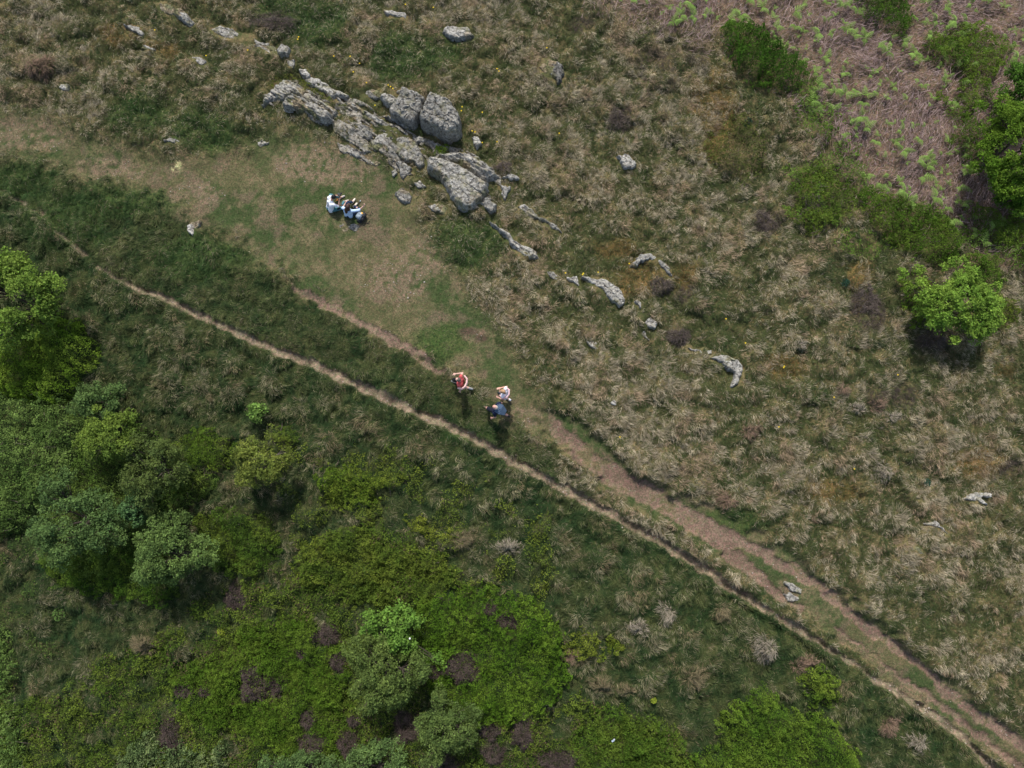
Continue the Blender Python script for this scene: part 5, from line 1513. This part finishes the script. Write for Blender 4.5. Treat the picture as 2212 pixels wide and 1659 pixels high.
    for sd in 'LR':
        kn = j['hip' + sd] + (j['kn' + sd] - j['hip' + sd]) * min(1, leg_cover * 2)
        T_.append(uv_cone(j['hip' + sd], kn, .100 * B, .072 * B + (.015 if leg_cover < .6 else 0)))
        if leg_cover > .5:
            T_.append(uv_cone(j['kn' + sd], j['kn' + sd] + (j['an' + sd] - j['kn' + sd]) * (leg_cover - .5) * 2, .070 * B, .052))
    blend('trousers' if leg_cover > .6 else 'shorts', T_, cloth_mat('trouser_cloth', legs, .9, 25, .14), root, .010, 2)
    msx = cloth_mat('shoe_leather', shoes, .7, 40, .12)
    for sd in 'LR':
        an, to = j['an' + sd], j['to' + sd]; d = unit(to - an + [0, 0, .03])
        he = an - [0, 0, .045] - d * .03
        blend('shoe', [uv_cone(he, an + d * .08 - [0, 0, .035], .040, .043), uv_cone(an + d * .08 - [0, 0, .035], to + d * .01, .043, .036), uv_cone(he, an, .040, .044)], msx, root, .008, 2)
        if sock is not None:
            blend('sock', [uv_cone(an, an + (j['kn' + sd] - an) * sock[1], .045, .050)], cloth_mat('sock_wool', sock[0], .95, 50, .1), root, .008, 1)
    return root, so

def lid(anchor, x, y):
    return float(hgt(anchor[0] + x, anchor[1] + y)) - anchor[2]

def walker(label, D, yaw, H, front, rear, armL, armR, **k):
    """a person in mid stride; front/rear: (foot side, forward, left)"""
    A = P(*D)
    s = H / 1.75
    cy, sy = math.cos(yaw), math.sin(yaw)
    def gz(fx, lx): return float(hgt(A[0] + fx * cy - lx * sy, A[1] + fx * sy + lx * cy)) - A[2]
    J = dict(pelvis=(0, 0, .96 * s), chest=(.02, 0, 1.28 * s), neck=(.035, 0, 1.47 * s), head=(.07, 0, 1.62 * s),
             hipL=(0, .09, .92 * s), hipR=(0, -.09, .92 * s), shL=(.03, .185 * s, 1.40 * s), shR=(.03, -.185 * s, 1.40 * s))
    for (sd, fx, lx, tz, isf) in ((front[0], front[1], front[2], .0, 1), (rear[0], rear[1], rear[2], .0, 0)):
        g = gz(fx, lx)
        hip = np.array(J['hip' + sd])
        if isf:
            an = np.array([fx - .08, lx, g + .10]); to = np.array([fx + .10, lx * 1.1, g + .055])
        else:
            an = np.array([fx - .04, lx, g + .17]); to = np.array([fx + .10, lx, g + .05])
        L1, L2 = .45 * s, .44 * s
        d = np.linalg.norm(an - hip); dd = (an - hip) / d
        d = min(d, L1 + L2 - .004)
        a = (L1 ** 2 - L2 ** 2 + d * d) / (2 * d); hh = math.sqrt(max(L1 ** 2 - a * a, .0009))
        perp = unit(np.array([1, 0, 0]) - dd * dd[0])
        J['kn' + sd] = tuple(hip + dd * a + perp * hh); J['an' + sd] = tuple(an); J['to' + sd] = tuple(to)
    J['elL'], J['haL'] = armL; J['elR'], J['haR'] = armR
    J.update(k.pop('extra', {}))
    return person(label, A, yaw, J, **k), A

R = math.radians
(red_man, _), A1 = walker('person in red top and black shorts walking with one arm swung forward', (1000.2, 834), R(166), 1.76,
    ('R', .36, -.06), ('L', -.34, .05), ((-.04, .27, 1.13), (-.03, .33, .88)), ((.02, -.33, 1.22), (.27, -.26, 1.10)),
    skin=(.62, .38, .30), hairc=(.10, .08, .065), shirt=(.52, .10, .095), legs=(.012, .012, .014), shoes=(.20, .20, .19), hair='crop', sleeves=.12, leg_cover=.50, sock=((.30, .30, .28), .28))
(girl, _), A2 = walker('person with fair hair in a bun, white top and skirt, walking nearest the moor side', (1091, 857.5), R(158), 1.60,
    ('R', .20, -.05), ('L', -.20, .06), ((-.03, .24, 1.06), (.16, .22, .95)), ((.02, -.27, 1.10), (.22, -.12, 1.22)),
    skin=(.55, .30, .22), hairc=(.36, .21, .11), shirt=(.82, .82, .85), legs=(.80, .80, .84), shoes=(.03, .035, .04), hair='bun', sleeves=.25, leg_cover=.34, sock=((.75, .75, .75), .12), fem=True, build=.92, shirt_len=.35)
(navy, _), A3 = walker('person with sparse pale hair in navy T-shirt and dark shorts, striding', (1075, 891), R(156), 1.80,
    ('L', .46, .02), ('R', -.46, -.02), ((-.06, .29, 1.14), (.05, .36, .92)), ((-.05, -.28, 1.16), (-.05, -.33, .93)),
    skin=(.55, .30, .23), hairc=(.50, .43, .34), shirt=(.012, .018, .045), legs=(.012, .014, .022), shoes=(.16, .12, .09), hair='thin', sleeves=.6, leg_cover=.42, sock=((.02, .02, .02), .14), build=1.08)

def drape(name, label, cat, anchor, yaw, path, widths, thick, col):
    """a folded cloth swept along a path (local metres)"""
    t = empty(name, anchor, yaw); tag(t, label, cat)
    parts = []
    for (a, b), (w0, w1) in zip(zip(path[:-1], path[1:]), zip(widths[:-1], widths[1:])):
        a = np.array(a, float); b = np.array(b, float)
        for k in (-1, -.33, .33, 1):
            parts.append(uv_cone(a + [0, 0, k * w0], b + [0, 0, k * w1], thick * (1 + .2 * k), thick * (1 - .15 * k), 8, 3))
    blend('cloth', parts, cloth_mat('knit', col, .95, 18, .10), t, .010, 2)
    return t
drape('jumper', 'pale pink jumper slung round the back and hip of the person in red', 'jumper', A1, R(166),
      [(.02, .27, 1.24), (-.10, .26, 1.22), (-.20, .16, 1.24), (-.235, .0, 1.27), (-.21, -.14, 1.33), (-.10, -.22, 1.40)], [.05, .07, .08, .08, .06, .03], .032, (.78, .50, .44))
drape('shawl', 'soft pink scarf wrapped round the shoulders of the fair-haired person', 'scarf', A2, R(158),
      [(.13, .15, 1.24), (.02, .22, 1.25), (-.12, .16, 1.25), (-.17, 0, 1.26), (-.12, -.16, 1.27), (.02, -.21, 1.27)], [.02, .03, .035, .035, .03, .02], .024, (.72, .45, .46))
# towel over the shoulders of the third walker
tw = empty('towel', A3, R(156)); tag(tw, 'blue-grey hooded towel hanging over the back of the person in navy', 'towel')
tp = []
for i in range(7):
    y_ = .13 - .31 * i / 6
    tp.append(uv_cone((.03, y_, 1.535 - abs(y_ + .02) * .3), (-.15, y_ * 1.15, 1.46 - abs(y_) * .2), .022, .024, 8, 3))
    tp.append(uv_cone((-.15, y_ * 1.15, 1.46 - abs(y_) * .2), (-.34, y_ * .55 + .01, 1.22), .024, .022, 8, 3))
blend('cloth', tp, cloth_mat('towel_cloth', (.075, .115, .17), .95, 30, .15), tw, .010, 2)

def backpack(label, anchor, yaw, parts_):
    t = empty('backpack', anchor, yaw); tag(t, label, 'backpack')
    for (nm, shapes, col) in parts_:
        blend(nm, shapes, cloth_mat('nylon_' + nm, col, .6, 40, .15, .4), t, .010, 1)
    return t
backpack('small black backpack worn by the person in navy', A3, R(156), [
    ('body', [uv_cone((-.22, .06, 1.02), (-.20, .06, 1.28), .085, .075), uv_cone((-.22, -.08, 1.02), (-.20, -.08, 1.28), .085, .075), uv_cone((-.30, .0, 1.02), (-.29, 0, 1.16), .07, .06)], (.012, .012, .014)),
    ('strap', [uv_cone((-.12, .12, 1.36), (.08, .13, 1.42), .016, .016, 8, 2), uv_cone((.08, .13, 1.42), (.12, .13, 1.22), .016, .016, 8, 2)], (.02, .02, .02)),
    ('strap', [uv_cone((-.12, -.12, 1.36), (.08, -.13, 1.42), .016, .016, 8, 2), uv_cone((.08, -.13, 1.42), (.12, -.13, 1.22), .016, .016, 8, 2)], (.02, .02, .02))])

# ---- two people sitting on the turf
SA = P(714.3, 452.5); SB = P(754.5, 466.5)
yA, yB = R(36), R(75)
JA = dict(pelvis=(0, 0, .12), chest=(.15, .01, .43), neck=(.25, .02, .60), head=(.36, .02, .70), hipL=(.02, .09, .11), hipR=(.02, -.09, .11),
          shL=(.20, .195, .54), shR=(.20, -.175, .54), elL=(.36, .28, .36), haL=(.50, .12, .50), elR=(.32, -.24, .34), haR=(.50, -.12, .52),
          knL=(.33, .30, .40), anL=(.60, .16, .09), toL=(.76, .13, .05), knR=(.37, -.28, .16), anR=(.62, -.08, .09), toR=(.78, -.12, .06),
          fdL=(.5, -.5, .5), fdR=(.8, .1, .6), pnL=(0, -1, 0), pnR=(0, 1, 0), curlL=.9, curlR=.5)
shA = person('dark-haired person sitting cross-legged in white T-shirt and teal trousers', SA, yA, JA,
       skin=(.48, .27, .19), hairc=(.010, .009, .009), shirt=(.84, .84, .86), legs=(.075, .19, .21), shoes=(.45, .40, .35), hair='short', sleeves=.85, leg_cover=.97, face=(.8, .05, -.75))
# grey print of three peaks on the back of the T-shirt
pr = []
gm = cloth_mat('shirt_print', (.28, .28, .30), .9, 30, .05)
f_ = unit(np.array(JA['neck']) - np.array(JA['pelvis'])); nb_ = unit(np.array([-f_[2], 0, f_[0]]))
for (ty, tz, sz_) in ((.03, .20, .05), (.06, .31, .045), (-.02, .28, .04)):
    c0_ = np.array([.0, ty, .12]) + f_ * tz * 1.1 + nb_ * .128
    V_ = [c0_ + np.array([0, -sz_, 0]) - f_ * sz_ * .7, c0_ + np.array([0, sz_, 0]) - f_ * sz_ * .7, c0_ + f_ * sz_]
    V_ += [v - nb_ * .03 for v in V_]
    blend('shirt_print', [(V_, [(0, 1, 2), (5, 4, 3), (0, 3, 4, 1), (1, 4, 5, 2), (2, 5, 3, 0)])], gm, shA[0], 0)
JB = dict(pelvis=(0, 0, .12), chest=(.05, -.03, .44), neck=(.08, -.06, .61), head=(.14, -.08, .73), hipL=(.02, .09, .11), hipR=(.02, -.09, .11),
          shL=(.07, .13, .56), shR=(.05, -.23, .56), elL=(.14, .24, .34), haL=(.36, .16, .42), elR=(.18, -.46, .48), haR=(.34, -.62, .60),
          knL=(.36, .08, .44), anL=(.56, .03, .10), toL=(.72, -.02, .05), knR=(.32, -.36, .20), anR=(.42, -.10, .09), toR=(.56, -.16, .06),
          curlR=1.3, curlL=.6, pnL=(0, -1, -.3), pnR=(0, 1, -.4))
shB = person('person with long brown hair sitting in pale blue blouse, one arm stretched out', SB, yB, JB,
       skin=(.62, .38, .29), hairc=(.055, .028, .018), shirt=(.52, .66, .84), legs=(.018, .032, .07), shoes=(.70, .62, .50), hair='long', sleeves=1.25, leg_cover=.97, face=(.9, -.1, -.5), fem=True, build=.95)

def thing_at(name, label, cat, local, anchor, yaw, parts_, rz=0.0, dz=0.0):
    c_, s__ = math.cos(yaw), math.sin(yaw)
    loc = (anchor[0] + local[0] * c_ - local[1] * s__, anchor[1] + local[0] * s__ + local[1] * c_, anchor[2] + local[2] + dz)
    t = empty(name, loc, yaw + rz); tag(t, label, cat)
    for (nm, shapes, col, rough, bev) in parts_:
        blend(nm, shapes, cloth_mat(nm + '_surface', col, rough, 40, .08, .4), t, 0, 0, bev)
    return t
BLK = (.010, .010, .012)
thing_at('camera', 'black camera held up in both hands by the person in white T-shirt', 'camera', (.60, .03, .58), SA, yA, [
    ('body', [boxm((0, 0, 0), .085, .15, .10)], BLK, .5, .01),
    ('lens', [uv_cone((.04, 0, 0), (.10, 0, 0), .034, .036, 16, 2)], (.02, .02, .022), .3, 0),
    ('viewfinder', [boxm((-.005, 0, .06), .05, .05, .03)], BLK, .5, .006)], dz=.0)
thing_at('strap', 'amber brown leather strap hanging under the chin of the person in white T-shirt', 'strap', (.40, .0, .46), SA, yA, [
    ('band', [uv_cone((-.06, -.05, .05), (.03, -.05, -.02), .022, .025, 8, 2), uv_cone((.03, -.05, -.02), (.07, .03, -.03), .025, .022, 8, 2)], (.30, .11, .025), .6, 0)])
thing_at('phone', 'black smartphone lying on the thigh of the person in teal trousers', 'phone', (.28, -.27, .235), SA, yA, [
    ('case', [boxm((0, 0, 0), .15, .075, .012)], BLK, .3, .004), ('screen', [boxm((0, 0, .0075), .135, .066, .002)], (.02, .02, .025), .1, 0)], rz=R(-8))
thing_at('selfie_stick', 'small folded black tripod lying on the turf beyond the cream shoes', 'tripod', (.66, -.24, .035), SB, yB, [
    ('handle', [uv_cone((-.08, 0, 0), (.03, 0, 0), .016, .014, 8, 2)], BLK, .5, 0),
    ('leg', [uv_cone((-.08, .01, 0), (-.15, .035, -.01), .007, .006, 6, 2)], BLK, .5, 0), ('leg', [uv_cone((-.08, -.01, 0), (-.15, -.03, -.01), .007, .006, 6, 2)], BLK, .5, 0),
    ('clamp', [boxm((.06, 0, .005), .05, .035, .02)], (.35, .38, .42), .4, .004)], rz=R(-20))
BG = P(782, 468.5)
backpack('grey and black backpack standing on the turf beside the person in pale blue', BG, R(-38), [
    ('body', [uv_cone((-.13, .0, .10), (.07, .08, .14), .10, .10), uv_cone((-.10, -.10, .10), (.08, -.08, .14), .10, .10)], (.22, .27, .31)),
    ('lid', [uv_cone((.10, .10, .17), (.14, -.10, .17), .085, .085), uv_cone((.02, .14, .20), (.10, .10, .20), .05, .06)], (.012, .012, .014)),
    ('base', [uv_cone((-.02, -.22, .05), (.12, -.20, .06), .06, .06)], (.012, .012, .014)),
    ('strap', [uv_cone((.14, .12, .22), (.20, .20, .12), .014, .012, 8, 2)], (.02, .02, .02))])
thing_at('snack_packet', 'crumpled orange and white snack packet lying on the grey backpack', 'packet', (.0, .08, .245), BG, R(-38), [
    ('wrapper', [ellipsoid((0, 0, 0), .05, .035, .02, None, 9, 6)], (.75, .38, .04), .4, 0), ('label_panel', [ellipsoid((-.01, -.055, 0), .032, .026, .018, None, 8, 5)], (.7, .68, .6), .5, 0)])
pk = P(801.5, 462)
t = empty('walking_pole', pk, R(60)); tag(t, 'thin black pole end lying in the grass right of the grey backpack', 'pole')
blend('shaft', [uv_cone((-.09, 0, .03), (.09, 0, .07), .007, .007, 8, 2)], cloth_mat('pole_metal', BLK, .5, 40, .05), t, 0)
blend('grip', [uv_cone((.07, 0, .066), (.12, 0, .078), .013, .012, 8, 2)], cloth_mat('pole_grip', (.02, .02, .02), .7, 40, .05), t, 0)
lt_ = P(1321, 1592)
t = empty('litter', lt_, .5); tag(t, 'scrap of pale blue and white litter caught on the shrubs near the bottom edge', 'litter')
blend('wrapper', [boxm((0, 0, .42), .12, .07, .012, [unit((1, .2, .3)), unit((-.2, 1, 0)), unit((-.3, 0, 1))])], cloth_mat('plastic_film', (.45, .55, .62), .4, 20, .1), t, 0, 0, .004)
blend('cap', [ellipsoid((.07, .03, .45), .03, .025, .02, None, 8, 6)], cloth_mat('white_cap', (.85, .85, .85), .5, 20, .03), t, 0)
for i, (u_, v_, l_) in enumerate(((860, 1391, 'left of the two white blossoms on the bright maple'), (885, 1379, 'right of the two white blossoms on the bright maple'))):
    X_, Y_, Z_ = [float(q) for q in G(u_, v_, 1.75)]
    tag(blend('blossom', [uv_cone((.0, 0, 0), (.022 * math.cos(a), .022 * math.sin(a), .01), .01, .02, 6, 2) for a in (0, 1.26, 2.5, 3.8, 5.0)], cloth_mat('petal', (.85, .85, .8), .6, 20, .05), None, 0), l_, 'blossom').location = (X_, Y_, Z_)
    bpy.context.scene.objects  # keep order
